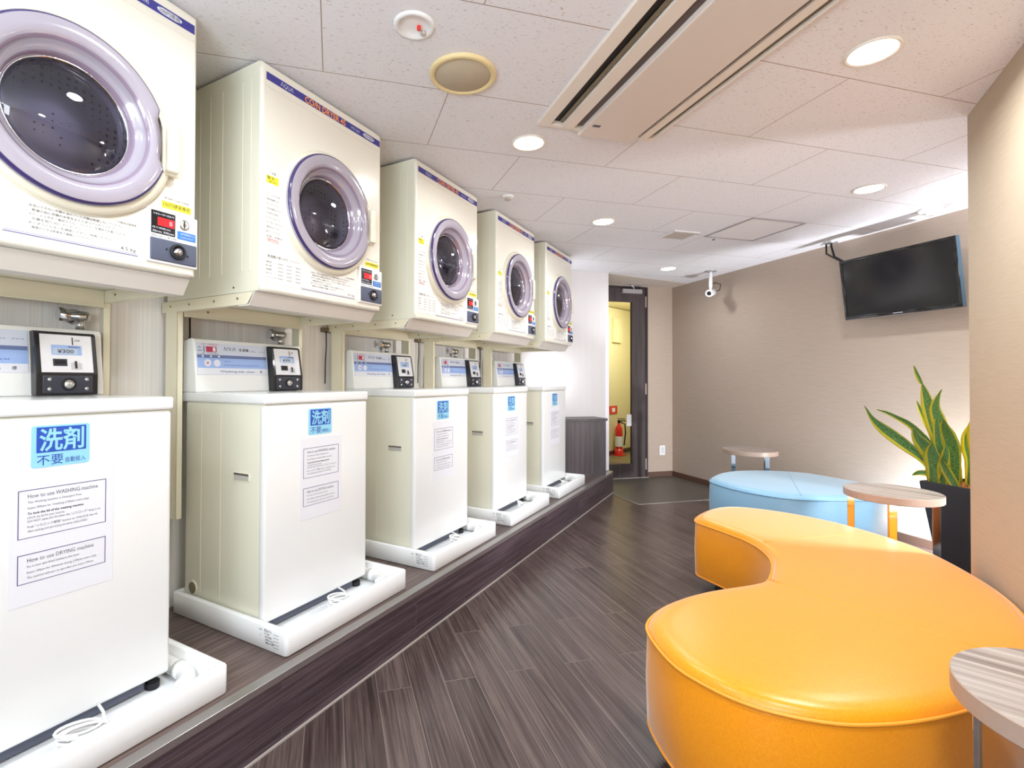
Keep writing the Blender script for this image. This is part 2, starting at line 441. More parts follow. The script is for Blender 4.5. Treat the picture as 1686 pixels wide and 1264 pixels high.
    def build(s, name, parent=None, loc=None, uv=False):
        me = bpy.data.meshes.new(name)
        if loc is not None:
            for v in s.bm.verts: v.co -= Vector(loc)
        s.bm.to_mesh(me); s.bm.free()
        for mn in s.mats: me.materials.append(MATS[mn])
        o = bpy.data.objects.new(name, me); col.objects.link(o)
        if parent is not None: o.parent = parent
        elif loc is not None: o.location = loc
        return o

_tc = {}
def text_mesh(string, align='LEFT', bold=False):
    key = (string, align, bold)
    if key in _tc: return _tc[key]
    cu = bpy.data.curves.new('lettering', 'FONT'); cu.body = string; cu.size = 1; cu.resolution_u = 2; cu.align_x = align
    if bold: cu.offset = .022
    o = bpy.data.objects.new('lettering', cu); col.objects.link(o)
    dg = bpy.context.evaluated_depsgraph_get(); ev = o.evaluated_get(dg); me = bpy.data.meshes.new_from_object(ev)
    r = ([tuple(v.co) for v in me.vertices], [tuple(p.vertices) for p in me.polygons])
    bpy.data.objects.remove(o); bpy.data.meshes.remove(me); bpy.data.curves.remove(cu)
    _tc[key] = r; return r

def empty(name, loc, rz=0):
    o = bpy.data.objects.new(name, None); col.objects.link(o); o.location = loc; o.rotation_euler = (0, 0, rz); o.empty_display_size = .05
    return o
def tag(o, label=None, cat=None, group=None, kind=None):
    if label: o['label'] = label
    if cat: o['category'] = cat
    if group: o['group'] = group
    if kind: o['kind'] = kind
    return o
def kids(o): return [c for c in bpy.data.objects if c.parent == o]
def copy_tree(o, parent=None):
    c = o.copy(); col.objects.link(c)
    if parent is not None: c.parent = parent
    for ch in kids(o): copy_tree(ch, c)
    return c
def struct(name, mb, loc=None):
    return tag(mb.build(name, loc=loc), kind='structure')

# ================================================================== SETTING
C = Vector((-.903, 6.269, 0))
PD = -5.071          # plane of the door wall (p)
QT = 3.794           # plane of the TV wall (q)
PW = -4.540          # plane of the white end wall (p)
# floor (lower level)
mb = MB(); mb.box((-2.3, -2.1, -.06), (3.3, 6.9, 0), 'floor_planks'); struct('floor', mb)
# dark tiled entry area with its light seam
mb = MB()
a, b, c_, d = PQ(PD, 2.63), PQ(-3.975, 2.63), PQ(-3.975, QT), PQ(PD, QT)
mb.prism([(v.x, v.y) for v in (a, b, c_, d)], 'z', .0005, .003, 'mat_tile'); struct('floor_entry', mb)
mb = MB()
mb.obox(PQ(-3.972, (2.63 + QT) / 2), D2, D1, (QT - 2.63) / 2, .004, .0005, .0045, 'seam_light')
mb.obox(PQ(-4.3, 2.628), D1, D2, .33, .003, .0005, .0045, 'seam_light'); struct('trim_3', mb)
# ceiling
mb = MB(); mb.box((-2.3, -2.1, CEIL), (3.3, 6.9, CEIL + .06), 'acoustic_ceiling_board'); struct('ceiling', mb)
mb = MB(); mb.prism([(v.x, v.y) for v in (PQ(PW, 2.60), PQ(-4.79, QT - .001), PQ(PD + .001, QT - .001), PQ(PD + .001, 2.60))], 'z', CEIL - .004, CEIL - .0005, 'soffit_paint'); struct('ceiling_soffit', mb)
# walls
mb = MB(); mb.box((WALLX - .1, -2.1, 0), (WALLX, 4.42, CEIL), 'paper_stripe'); struct('wall_left', mb)
mb = MB()
e0, e1 = PQ(PW, 1.68), PQ(PW, 2.658)
mb.prism([(v.x, v.y) for v in (e0, e1, PQ(PW - .10, 2.658), PQ(PW - .10, 1.68))], 'z', 0, CEIL, 'paper_white'); struct('wall_end', mb)
mb = MB(); mb.box((RWX, -2.1, 0), (RWX + .16, 2.775, CEIL), 'paper_beige_right'); struct('wall_right', mb)
mb = MB(); mb.obox(PQ(-1.6, QT + .05), D1, D2, 3.5, .05, 0, CEIL, 'paper_beige'); struct('wall_far', mb)
mb = MB(); mb.box((RWX + .16, 2.0, 0), (3.3, 2.1, CEIL), 'paper_beige'); struct('wall_recess', mb)
mb = MB(); mb.box((3.0, 1.5, 0), (3.1, 4, CEIL), 'paper_beige'); struct('wall_recess_end', mb)
mb = MB(); mb.box((-2.3, -2.1, 0), (1.0, -2.0, CEIL), 'paper_white'); struct('wall_back', mb)
# door wall: the piece right of the door, and the head above it
mb = MB()
mb.obox(PQ(PD - .05, (3.465 + QT) / 2), D2, D1, (QT - 3.465) / 2, .05, 0, CEIL, 'paper_beige')
mb.obox(PQ(PD - .05, (1.9 + 3.465) / 2), D2, D1, (3.465 - 1.9) / 2, .05, 2.160, CEIL, 'soffit_paint')
mb.obox(PQ(PD - .05, (1.6 + 2.62) / 2), D2, D1, (2.62 - 1.6) / 2, .05, 0, 2.160, 'paper_white')
struct('wall_door', mb)
# baseboards
mb = MB(); mb.obox(PQ((-5.065 - 0.0) / 2, QT - .005), D1, D2, 2.53, .005, .0, .059, 'baseboard_brown', .001, 1); struct('baseboard_far', mb)
mb = MB(); mb.obox(PQ(PD + .005, (3.465 + QT) / 2), D2, D1, (QT - 3.465) / 2 - .001, .005, 0, .059, 'baseboard_brown', .001, 1); struct('baseboard_door', mb)
# platform the machines stand on
mb = MB()
PX = -1.273
pend = [(PX, -2.0), (PX, 5.045), (-1.325, 5.088), (PQ(PW, 2.0).x, PQ(PW, 2.0).y), (WALLX, 4.40), (WALLX, -2.0)]
mb.prism(pend, 'z', 0, PLAT, 'platform_planks')
mb.bm.faces.ensure_lookup_table()
for f in mb.bm.faces:
    if abs(f.normal.z) < .5: f.material_index = mb.mi('riser_planks')
struct('floor_platform', mb)
mb = MB()
mb.box((PX - .034, -2.0, PLAT), (PX + .004, 5.03, PLAT + .003), 'steel_nosing', .001, 1)
mb.box((PX + .0005, -2.0, PLAT - .018), (PX + .004, 5.03, PLAT + .0), 'nosing_lip'); struct('trim_1', mb)
mb = MB(); mb.box((PX, -2.0, 0), (PX + .006, 5.04, .006), 'seam_light'); struct('trim_4', mb)
# plastic corner guard on the end wall
mb = MB()
mb.obox(PQ(PW + .0015, 2.640), D2, D1, .018, .0015, PLAT, 1.75, 'corner_white')
mb.obox(PQ(PW - .017, 2.6595), D1, D2, .020, .0015, PLAT, 1.75, 'corner_white'); struct('trim_2', mb)

# ---- door in the door wall
door = empty('door_1', PQ(PD, 3.05, 0)); tag(door, kind='structure')
def doorpart(name, q0, q1, z0, z1, m, t0=-.03, t1=.005, parent=None, bev=.001):
    m_ = MB(); m_.obox(PQ(PD + (t0 + t1) / 2, (q0 + q1) / 2), D2, D1, abs(q1 - q0) / 2, abs(t1 - t0) / 2, z0, z1, m, bev, 1)
    o = m_.build(name, loc=tuple(door.location)); o.location = (0, 0, 0); o.parent = parent or door; return o
mleaf = MB()
for q0, q1, z0, z1 in ((2.66, 2.80, .012, 2.14), (3.263, 3.438, .012, 2.14), (2.80, 3.263, .012, .162), (2.80, 3.263, 1.984, 2.14)):
    mleaf.obox(PQ(PD - .012, (q0 + q1) / 2), D2, D1, (q1 - q0) / 2, .018, z0, z1, 'door_wood')
o = mleaf.build('door_leaf', loc=tuple(door.location)); o.location = (0, 0, 0); o.parent = door
doorpart('glass_pane', 2.80, 3.263, .162, 1.984, 'glass_clear', -.016, -.010, bev=0)
mf = MB()
mf.obox(PQ(PD - .03, 3.452), D2, D1, .012, .042, 0, 2.158, 'frame_dark')
mf.obox(PQ(PD - .03, 3.03), D2, D1, .43, .042, 2.142, 2.16, 'frame_dark')
o = mf.build('door_frame', loc=tuple(door.location)); o.location = (0, 0, 0); o.parent = door
doorpart('threshold', 2.62, 3.464, .0, .008, 'seam_light', -.05, .03)
for z in (1.99, 1.0, .15):
    h = doorpart('hinge', 3.428, 3.444, z - .06, z + .065, 'hinge_silver', .004, .016)
cl = doorpart('door_closer', 3.12, 3.368, 2.076, 2.126, 'closer_silver', .006, .05, bev=.004)
m_ = MB(); m_.tube([PQ(PD + .03, 3.27, 2.128), PQ(PD + .03, 3.27, 2.150), PQ(PD + .10, 3.19, 2.152)], .008, 'closer_silver'); m_.tube([PQ(PD + .10, 3.19, 2.156), PQ(PD + .015, 3.36, 2.166)], .007, 'closer_silver')
o = m_.build('closer_arm', loc=tuple(door.location)); o.location = (0, 0, 0); o.parent = cl
hp = doorpart('glass_reflection', 3.205, 3.262, .585, .715, 'white_enamel', -.009, -.005, bev=.001)  # thin white plate stands in for a reflection in the door glass
tag(hp, 'white reflection in the door glass, built as a thin plate')
doorpart('reflection_edge', 3.2, 3.206, .59, .71, 'hatch_frame', -.009, -.004, parent=hp, bev=0)

# ---- corridor behind the door
cw = Vector((math.cos(math.radians(75)), math.sin(math.radians(75)), 0)); cn = Vector((-cw.y, cw.x, 0))
c0 = Vector((-1.947, 7.507, 0))
mb = MB(); mb.obox(c0 + cn * .05 + cw * .1, cw, cn, 1.7, .05, 0, CEIL, 'yellow_wall'); struct('wall_corridor', mb)
mb = MB(); mb.obox(c0 - cn * .005 + cw * .1, cw, cn, 1.6, .005, 0, .06, 'baseboard_brown'); struct('baseboard_corridor', mb)
mb = MB(); mb.prism([(v.x, v.y) for v in (PQ(PD - .1, 1.6), PQ(PD - .1, 4.4), PQ(PD - 2.4, 6.2), PQ(PD - 2.6, 1.6))], 'z', -.06, -.001, 'olive_floor'); struct('floor_corridor', mb)
mb = MB(); mb.prism([(v.x, v.y) for v in (PQ(PD - .1, 1.4), PQ(PD - .1, 4.4), PQ(PD - 2.4, 6.4), PQ(PD - 2.8, 1.4))], 'z', CEIL + .01, CEIL + .06, 'yellow_wall'); struct('ceiling_corridor', mb)
mb = MB(); mb.obox(PQ(PD - 1.2, 4.6), D1, D2, 1.3, .05, 0, CEIL, 'yellow_wall'); struct('wall_corridor_end', mb)
mb = MB(); mb.obox(PQ(PD - 1.3, 1.5), D1, D2, 1.3, .05, 0, CEIL, 'yellow_wall'); struct('wall_corridor_start', mb)

# ================================================================== COIN DRYER
def dryer():
    # local: x = towards the room (front sheet at 0), y along the row, z from the underside (1.352)
    Z = 1.398; H = 2.163
    o0 = (0, 0, Z)
    root = empty('coin_dryer', (0, 0, Z))
    def B(mb_, name, parent=root): return mb_.build(name, parent, o0)
    FD = -.112
    m = MB(); m.box((-.54, .0004, Z + .0005), (FD + .0005, .6066, H + .0008), 'enamel_side')
    for x in (-.40, -.34, -.28, -.21): m.box((x - .004, -.0008, Z + .07), (x + .004, .003, H - .05), 'enamel_side', .0006, 1)
    m.cyl((-.14, .000, Z + .02), .004, -.001, .003, 'screw_metal', 'y', 10)
    B(m, 'cabinet')
    cy, cz = .305, 1.732
    # front sheet: a shell with rounded edges and a round opening for the door
    m = MB(); NP = 96; y0_, y1_, z0_, z1_ = 0, .607, Z, H + .001
    def rectring(off, x):
        out = []
        hy0, hy1, hz0, hz1 = y0_ + off - cy, y1_ - off - cy, z0_ + off - cz, z1_ - off - cz
        for k in range(NP):
            t = RA[k]; c, s_ = math.cos(t), math.sin(t)
            sc_ = min([v for v in ((hy1 / c) if c > 1e-9 else 9e9, (hy0 / c) if c < -1e-9 else 9e9, (hz1 / s_) if s_ > 1e-9 else 9e9, (hz0 / s_) if s_ < -1e-9 else 9e9)])
            out.append(m.bm.verts.new((x, cy + c * sc_, cz + s_ * sc_)))
        return out
    RA = [2 * PI * k / NP for k in range(NP)]
    for yy, zz in ((y0_, z0_), (y1_, z0_), (y1_, z1_), (y0_, z1_)):   # snap four directions to the corners
        ta = math.atan2(zz - cz, yy - cy) % (2 * PI); k = min(range(NP), key=lambda q: abs(RA[q] - ta)); RA[k] = ta
    def circ(r, x): return [m.bm.verts.new((x, cy + r * math.cos(t), cz + r * math.sin(t))) for t in RA]
    lv = [rectring(0, FD), rectring(0, -.012), rectring(.0015, -.006), rectring(.0045, -.0018), rectring(.010, 0), circ(.200, 0), circ(.197, -.004), circ(.197, FD + .004)]
    fs = []
    for q, (A, Bv) in enumerate(zip(lv, lv[1:])):
        for k in range(NP):
            f = m.bm.faces.new((A[k], A[(k + 1) % NP], Bv[(k + 1) % NP], Bv[k])); f.smooth = q in (1, 2, 3); fs.append(f)
            f.material_index = m.mi('enamel_side' if q == 0 and abs(sum(v.co.y for v in f.verts) / 4 - .3) > .29 else ('black_plastic' if q == 6 else 'dryer_white'))
    bmesh.ops.recalc_face_normals(m.bm, faces=fs)
    m.box((-.002, .012, 2.084), (.0012, .595, 2.087), 'dryer_white', .0006, 1)
    for x in (-.10, -.056): m.box((x - .004, -.0008, Z + .07), (x + .004, .003, H - .05), 'enamel_side', .0006, 1)
    fp = B(m, 'front_panel')
    # brand strip
    m = MB(); m.box((-.001, .017, 2.107), (.001, .596, 2.133), 'strip_blue'); st = B(m, 'brand_strip')
    m = MB(); m.text('ΛQUΛ', .020, .0016, .074, 2.1125, 'white_ink', width=.055)
    m.text('CO/N DRYER 45', .0315, .0014, .181, 2.1085, 'orange_ink', width=.207, bold=True)
    m.text('MCD-CK45', .014, .0016, .420, 2.114, 'white_ink', width=.048)
    B(m, 'brand_lettering', st)
    m = MB(); yy, zz = .5245, 2.120
    pts = [(yy + .0225 * math.cos(t) + (.012 if math.cos(t) > 0 else -.012), zz + .0085 * math.sin(t)) for t in [2 * PI * k / 24 for k in range(24)]]
    m.prism(pts, 'x', .0008, .0016, 'white_ink'); m.text('100円専用', .014, .0021, .497, 2.1145, 'dark_ink', width=.055); B(m, 'coin_badge', st)
    # door
    m = MB(); m.lathe([(.229, -.004), (.227, .010), (.221, .018), (.210, .021), (.200, .020)], 'bezel_cream', (0, cy, cz), 'x', 72)
    m.lathe([(.2312, .0), (.2312, .004), (.226, .004)], 'bezel_cream', (0, cy, cz), 'x', 72)
    B(m, 'door_bezel')
    m = MB()
    prof = [(.2095, .004), (.2115, .024), (.2095, .030), (.204, .033), (.190, .0345), (.174, .0335), (.164, .029), (.158, .020), (.154, .012), (.147, .007), (.140, .001), (.1325, -.012), (.1320, -.030)]
    ms = ['door_lilac', 'door_rim', 'door_rim', 'door_lilac', 'door_lilac', 'door_lilac', 'door_step', 'door_lilac', 'door_lilac', 'door_lilac', 'door_step', 'door_step']
    cy = .295
    m.lathe(prof, 'door_lilac', (.004, cy, cz), 'x', 96, mats=ms)
    # notch for the finger grip on the right
    for v in m.bm.verts:
        r = math.hypot(v.co.y - cy, v.co.z - cz); a_ = math.atan2(v.co.z - cz - .012, v.co.y - cy)
        if r > .195 and abs(a_) < .36:
            k = 1 - .085 * (1 if abs(a_) < .31 else .5); v.co.y = cy + (v.co.y - cy) * k; v.co.z = cz + (v.co.z - cz) * (k if abs(a_) > .3 else 1)
    dr = B(m, 'door')
    m = MB(); m.lathe([(.132, -.014), (.115, -.004), (.080, .005), (.040, .010), (.0005, .0115)], 'smoked_glass', (.0, cy, cz), 'x', 64)
    m.lathe([(.0005, .0085), (.040, .007), (.080, .002), (.115, -.007), (.132, -.017), (.132, -.014)], 'smoked_glass', (.0, cy, cz), 'x', 64)
    g = B(m, 'window_glass', dr); tag(g, 'domed round window')
    m = MB(); m.lathe([(.1328, -.018), (.1328, -.009), (.1300, -.008), (.1285, -.012)], 'chrome', (.0, cy, cz), 'x', 72); B(m, 'window_gasket', dr)
    m = MB(); m.box((.016, .505, cz - .062), (.037, .537, cz + .078), 'bezel_cream', .007, 3)
    m.box((.004, .497, cz - .068), (.022, .541, cz + .084), 'bezel_cream', .004, 2); B(m, 'door_grip', dr)
    # drum seen through the window (inside the cabinet)
    m = MB(); m.lathe([(.136, -.030), (.155, -.034), (.180, -.05), (.180, -.098), (.150, -.106), (.10, -.104), (.095, -.098), (.04, -.094), (.0005, -.094)], 'drum_steel', (0, cy, cz), 'x', 48)
    dm = B(m, 'drum'); tag(dm, 'perforated dark steel drum')
    # left and bottom instruction sheet
    m = MB(); m.prism([(.014, 1.427), (.452, 1.427), (.452, 1.50), (.150, 1.530), (.09, 1.66), (.085, 1.80), (.014, 1.80)], 'x', -.0005, .0008, 'label_sheet')
    sh = B(m, 'instruction_sheet')
    m = MB(); x = .0012
    m.box((x - .0004, .17, 1.4275), (x, .447, 1.4292), 'strip_blue'); m.box((x - .0004, .17, 1.4318), (x, .447, 1.4326), 'strip_blue')
    m.text('ご注意', .009, x, .030, 1.795, 'dark_ink')
    lines = ['必ずお守りください', 'ガソリン・ベンジン', 'シンナーなどの付着した', '衣類は乾燥機に入れ', 'ないでください。', '火災の原因になります', 'お子様だけで使わせ', 'たりしないで', 'ください', '運転中はドアを', '開けないでください', '修理・点検は']
    for i, t in enumerate(lines):
        if i < 2: continue
        m.text(t, .0062, x, .020, 1.752 - i * .0155, 'dark_ink', width=.050 + .014 * ((i * 7) % 3) / 2)
    m.text('乾燥機の使いかた', .011, x, .026, 1.5135, 'dark_ink', width=.085)
    m.text('コインランドリー', .006, x, .118, 1.515, 'dark_ink', width=.045)
    for i, t in enumerate(['乾燥時間の目安', '綿・混紡', '化学繊維', '毛布・タオル', 'ジーンズ']):
        m.text(t, .0065, x, .020, 1.495 - i * .0125, 'dark_ink' if i == 0 else 'dark_ink', width=.022 + .02 * (i == 4))
        for k in range(3): m.text('約%d分' % (20 + 10 * ((i + k) % 4)), .0055, x, .068 + k * .038, 1.495 - i * .0125, 'dark_ink', width=.022)
    for i, t in enumerate(['水洗いできない衣類や油のついた衣類は乾燥しないでください。', '乾燥の前に衣類の水気をよくしぼって入れてください。', 'ポケットの中をご確認のうえ、ファスナーを閉めてお使いください。', '衣類を取り出してください。', '糸くずフィルターを掃除してからご利用ください。', '故障のときは係員まで連絡してください。']):
        m.text(t, .0068, x, .215 + .006 * (i % 2), 1.494 - i * .0098, 'dark_ink', width=(.20, .18, .21, .10, .17, .12)[i])
    m.text('4.5 kg', .012, x, .405, 1.4375, 'dark_ink', width=.037)
    m.text('この製品は業務用', .006, x, .392, 1.505, 'dark_ink', width=.05)
    B(m, 'printed_text', sh)
    m = MB(); m.box((x - .0008, .019, 1.762), (x - .0001, .068, 1.788), 'yellow_label'); m.text('警告', .012, x + .0002, .022, 1.776, 'dark_ink', width=.03); m.text('ご使用の前に', .006, x + .0002, .022, 1.766, 'dark_ink', width=.042); B(m, 'warning_label', sh)
    m = MB(); m.tube([(x, .024, 1.569), (x, .070, 1.565), (x, .070, 1.573), (x, .024, 1.577)], .0006, 'red_ink', 4, True); m.text('乾燥できません', .0065, x, .027, 1.5695, 'red_ink', width=.04); B(m, 'red_notice', sh)
    # coin module
    m = MB(); m.box((-.002, .466, 1.421), (.008, .606, 1.567), 'plastic_white', .003, 2); cm = B(m, 'coin_module')
    X = .0083
    m = MB(); m.box((X - .001, .476, 1.500), (X + .0008, .541, 1.562), 'display_black', .0012, 1)
    m.text('お支払い残り金額 円', .0055, X + .0012, .481, 1.5515, 'white_ink', width=.055)
    m.box((X, .493, 1.523), (X + .0011, .538, 1.545), 'display_red')
    m.text('残り時間(分)', .0055, X + .0012, .479, 1.5135, 'white_ink', width=.048)
    m.text('30min 300yen', .0085, X + .0012, .479, 1.503, 'white_ink', width=.058); ds = B(m, 'display', cm)
    m = MB(); m.text('0', .017, X + .0014, .524, 1.528, 'white_ink'); m.text('30min / ¥100', .007, X + .0006, .476, 1.4915, 'dark_ink', width=.07); B(m, 'display_digits', cm)
    m = MB(); m.lathe([(.0145, -.001), (.0145, .0015), (.011, .0022), (.0005, .0006)], 'brushed_metal', (X, .566, 1.541), 'x', 24); m.box((X + .0015, .565, 1.530), (X + .0026, .567, 1.552), 'rubber_black'); B(m, 'coin_slot', cm)
    m = MB(); m.box((X - .001, .547, 1.498), (X + .0007, .600, 1.521), 'blue_label', .001, 1); m.text('100円硬貨投入口', .006, X + .001, .555, 1.512, 'white_ink', width=.041); m.text('COIN ONLY', .005, X + .001, .555, 1.503, 'white_ink', width=.038); B(m, 'blue_label', cm)
    m = MB(); m.box((X - .001, .474, 1.4275), (X + .003, .602, 1.4875), 'lock_slate', .003, 2); lp = B(m, 'lock_plate', cm)
    m = MB(); m.lathe([(.0215, .002), (.0215, .009), (.0165, .012), (.0155, .006)], 'rubber_black', (X, .546, 1.459), 'x', 28)
    m.lathe([(.0155, .006), (.0155, .008), (.010, .008), (.010, .013), (.0005, .013)], 'chrome', (X, .546, 1.459), 'x', 24)
    for yy in (.516, .575): m.cyl((X, yy, 1.457 + (.004 if yy < .54 else -.004)), .003, .002, .004, 'rubber_black', 'x', 10)
    B(m, 'key_lock', cm)
    m = MB(); m.box((-.001, .508, 1.578), (.0008, .590, 1.597), 'yellow_label'); m.text('100円硬貨専用', .013, .0012, .512, 1.5835, 'dark_ink', width=.074); m.text('¥100 Coin Only', .007, .001, .515, 1.604, 'dark_ink', width=.07); B(m, 'coin_notice')
    return root
def stand():
    # local x=0 at the dryer front sheet, z from the bottom of the posts (.576)
    z0 = .576; o0 = (0, 0, z0); root = empty('dryer_stand', (0, 0, z0))
    def B(mb_, name, parent=root): return mb_.build(name, parent, o0)
    for y in (.001, .582):
        m = MB(); m.prism([(-.575, 1.357), (-.575, 1.3975), (-.034, 1.3975), (-.060, 1.357)], 'y', y, y + .024, 'stand_cream')
        for x in (-.52, -.40, -.25, -.12):
            yy = y - .0008 if y < .3 else y - .0008
            m.cyl((x, yy, 1.379), .004, -.0006, .001, 'screw_metal', 'y', 10)
        B(m, 'side_rail')
    m = MB(); m.prism([(-.036, 1.3972), (-.028, 1.3972), (-.060, 1.352), (-.115, 1.352), (-.115, 1.356), (-.07, 1.356)], 'y', .001, .606, 'chamfer_pink')
    B(m, 'front_skirt')
    m = MB(); m.box((-.475, .0265, 1.340), (-.470, .581, 1.397), 'stand_cream'); m.box((-.475, .0265, 1.340), (-.455, .581, 1.3425), 'stand_cream'); m.cyl((-.470, .12, 1.368), .005, -.001, .001, 'screw_metal', 'x', 8); B(m, 'cross_beam')
    for y, s_ in ((.0005, 1), (.6065, -1)):
        m = MB(); m.box((-.548, y, z0), (-.476, y + s_ * .004, 1.3565), 'stand_cream'); m.box((-.480, y, z0), (-.476, y + s_ * .0235, 1.3565), 'stand_cream')
        B(m, 'post')
    return root

def washer():
    z0 = .2885 - .0 ; z0 = PLAT + .022; o0 = (0, 0, z0)
    root = empty('washing_machine', (0, 0, z0))
    def B(mb_, name, parent=root): return mb_.build(name, parent, o0)
    m = MB(); m.box((-.462, .002, .266), (-.006, .518, 1.018), 'enamel_side', .010, 3)
    for x in (-.362, -.245): m.box((x - .0035, .0010, .30), (x + .0035, .004, .985), 'enamel_side', .0005, 1)
    B(m, 'body')
    m = MB(); m.box((-.03, .001, .266), (0, .519, 1.0125), 'enamel_white', .011, 3); B(m, 'front_panel')
    m = MB(); m.box((-.480, -.003, 1.0165), (.004, .523, 1.053), 'enamel_white', .008, 3); B(m, 'lid')
    # grip recess in the side
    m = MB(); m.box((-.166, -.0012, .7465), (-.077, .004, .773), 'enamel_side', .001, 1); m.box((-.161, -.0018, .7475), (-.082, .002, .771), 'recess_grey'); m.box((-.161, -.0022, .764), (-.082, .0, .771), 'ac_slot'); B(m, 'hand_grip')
    m = MB(); m.lathe([(.022, .003), (.022, -.004), (.017, -.006), (.0005, -.006)], 'ac_olive', (-.405, .002, .312), 'y', 24); m.lathe([(.026, .002), (.026, -.003), (.022, -.003)], 'enamel_side', (-.405, .002, .312), 'y', 24); B(m, 'drain_cap')
    m = MB(); m.box((-.42, .012, .234), (-.026, .462, .272), 'base_slate'); m.box((-.40, .46, .248), (-.045, .51, .272), 'base_slate'); B(m, 'base')
    for x in (-.030, -.40):
        for y in (.035, .488):
            m = MB(); m.cyl((x, y, 0), .018, .2285, .246, 'rubber_black'); m.cyl((x, y, 0), .014, .246, .25, 'rubber_black'); B(m, 'foot')
    # console at the back
    m = MB(); m.prism([(-.480, 1.053), (-.393, 1.053), (-.398, 1.112), (-.414, 1.248), (-.420, 1.259), (-.432, 1.262), (-.480, 1.252)], 'y', -.0005, .5205, 'console_white', .004); cs = B(m, 'console')
    def face(z): return -.398 - .016 * (z - 1.112) / .136 + .0012   # sloping front of the console
    def slab(m_, y0, y1, za, zb, mt, t=.0008):
        m_.prism([(face(za) - .003, za), (face(za) + t, za), (face(zb) + t, zb), (face(zb) - .003, zb)], 'y', y0, y1, mt)
    m = MB(); slab(m, .008, .325, 1.121, 1.246, 'panel_grey'); pn = B(m, 'control_panel')
    m = MB(); slab(m, .010, .324, 1.187, 1.199, 'panel_navy', .0014); slab(m, .010, .324, 1.147, 1.187, 'panel_blue', .0014); slab(m, .010, .324, 1.122, 1.147, 'paper', .0014)
    for y in (.050, .090):
        m.cyl((face(1.167), y, 1.167), .0145, .001, .0035, 'white_ink', 'x', 20)
    for y in (.032, .066, .100): m.cyl((face(1.193), y, 1.193), .004, .001, .0028, 'white_ink', 'x', 10)
    m.cyl((face(1.167), .0505, 1.167), .004, .003, .0042, 'red_ink', 'x', 8); B(m, 'button_band', pn)
    m = MB(); slab(m, .048, .092, 1.210, 1.232, 'led_face', .0014); slab(m, .076, .087, 1.213, 1.229, 'paper', .0022); slab(m, .038, .041, 1.209, 1.233, 'grey_ink', .0016); B(m, 'time_display', pn)
    m = MB()
    tx = face(1.20) + .0035
    m.text('ΛQUΛ', .026, face(1.225) + .0016, .122, 1.214, 'grey_ink', width=.056)
    m.text('洗濯機', .020, face(1.225) + .0016, .190, 1.214, 'dark_ink', width=.048); m.text('4.5kg', .012, face(1.225) + .0016, .243, 1.215, 'dark_ink', width=.03)
    m.text('MCW-C45', .008, face(1.225) + .0016, .288, 1.216, 'grey_ink', width=.028)
    m.text('残り 時間(分)', .006, face(1.24) + .0016, .030, 1.2375, 'red_ink', width=.07)
    m.text('洗い すすぎ 脱水', .006, face(1.205) + .0016, .030, 1.202, 'dark_ink', width=.07)
    m.text('標準', .006, face(1.22) + .0016, .014, 1.225, 'dark_ink'); m.text('槽洗浄', .006, face(1.21) + .0016, .014, 1.213, 'dark_ink', width=.018)
    m.text('ふたロック', .007, face(1.17) + .0024, .120, 1.172, 'blue_ink', width=.03); m.text('Push this button to lock the lid', .006, face(1.16) + .0024, .120, 1.158, 'blue_ink', width=.16)
    m.text('Washing tub clean', .013, face(1.13) + .0024, .100, 1.130, 'panel_navy', width=.16); m.text('槽', .012, face(1.13) + .0024, .285, 1.130, 'grey_ink')
    B(m, 'panel_lettering', pn)
    # coin box: lower part upright, upper part sloping back
    m = MB(); m.prism([(-.42, 1.0545), (-.362, 1.0545), (-.362, 1.119), (-.384, 1.240), (-.392, 1.247), (-.42, 1.247)], 'y', .330, .490, 'black_plastic', .003); cb = B(m, 'coin_box')
    def cf(z): return -.362 - .022 * (z - 1.119) / .121
    def cslab(m_, y0, y1, za, zb, mt, t=.001):
        m_.prism([(cf(za) - .004, za), (cf(za) + t, za), (cf(zb) + t, zb), (cf(zb) - .004, zb)], 'y', y0, y1, mt)
    m = MB(); cslab(m, .343, .477, 1.123, 1.238, 'coin_steel', .0012); cp = B(m, 'coin_plate', cb)
    m = MB(); cslab(m, .370, .448, 1.176, 1.206, 'panel_blue', .0022); cslab(m, .373, .437, 1.178, 1.197, 'lcd', .0028); m.text('¥300', .0165, cf(1.187) + .0042, .384, 1.1815, 'dark_ink', width=.042); m.text('WASH', .007, cf(1.20) + .0032, .412, 1.1985, 'dark_ink', width=.030); cslab(m, .372, .408, 1.142, 1.164, 'dark_plate', .0022); cslab(m, .376, .404, 1.147, 1.160, 'rubber_black', .0028)
    cslab(m, .424, .4265, 1.208, 1.231, 'rubber_black', .0022); m.text('100', .009, cf(1.22) + .0022, .431, 1.219, 'grey_ink', width=.014)
    cslab(m, .418, .446, 1.132, 1.152, 'closer_silver', .003); cslab(m, .428, .432, 1.136, 1.158, 'rubber_black', .0065); B(m, 'price_display', cb)
    m = MB(); m.box((-.366, .345, 1.060), (-.3595, .475, 1.1145), 'dark_plate', .002, 2); lk = B(m, 'lock_plate', cb)
    m = MB(); m.lathe([(.019, -.001), (.019, .003), (.013, .004), (.013, .002), (.012, .0075), (.0005, .0075)], 'black_plastic', (-.3595, .410, 1.087), 'x', 24, mats=['rubber_black', 'rubber_black', 'rubber_black', 'chrome', 'chrome'])
    for y in (.362, .458):
        for z in (1.073, 1.102): m.lathe([(.0065, -.001), (.006, .002), (.0005, .0035)], 'chrome', (-.3595, y, z), 'x', 12)
    B(m, 'key_lock', cb)
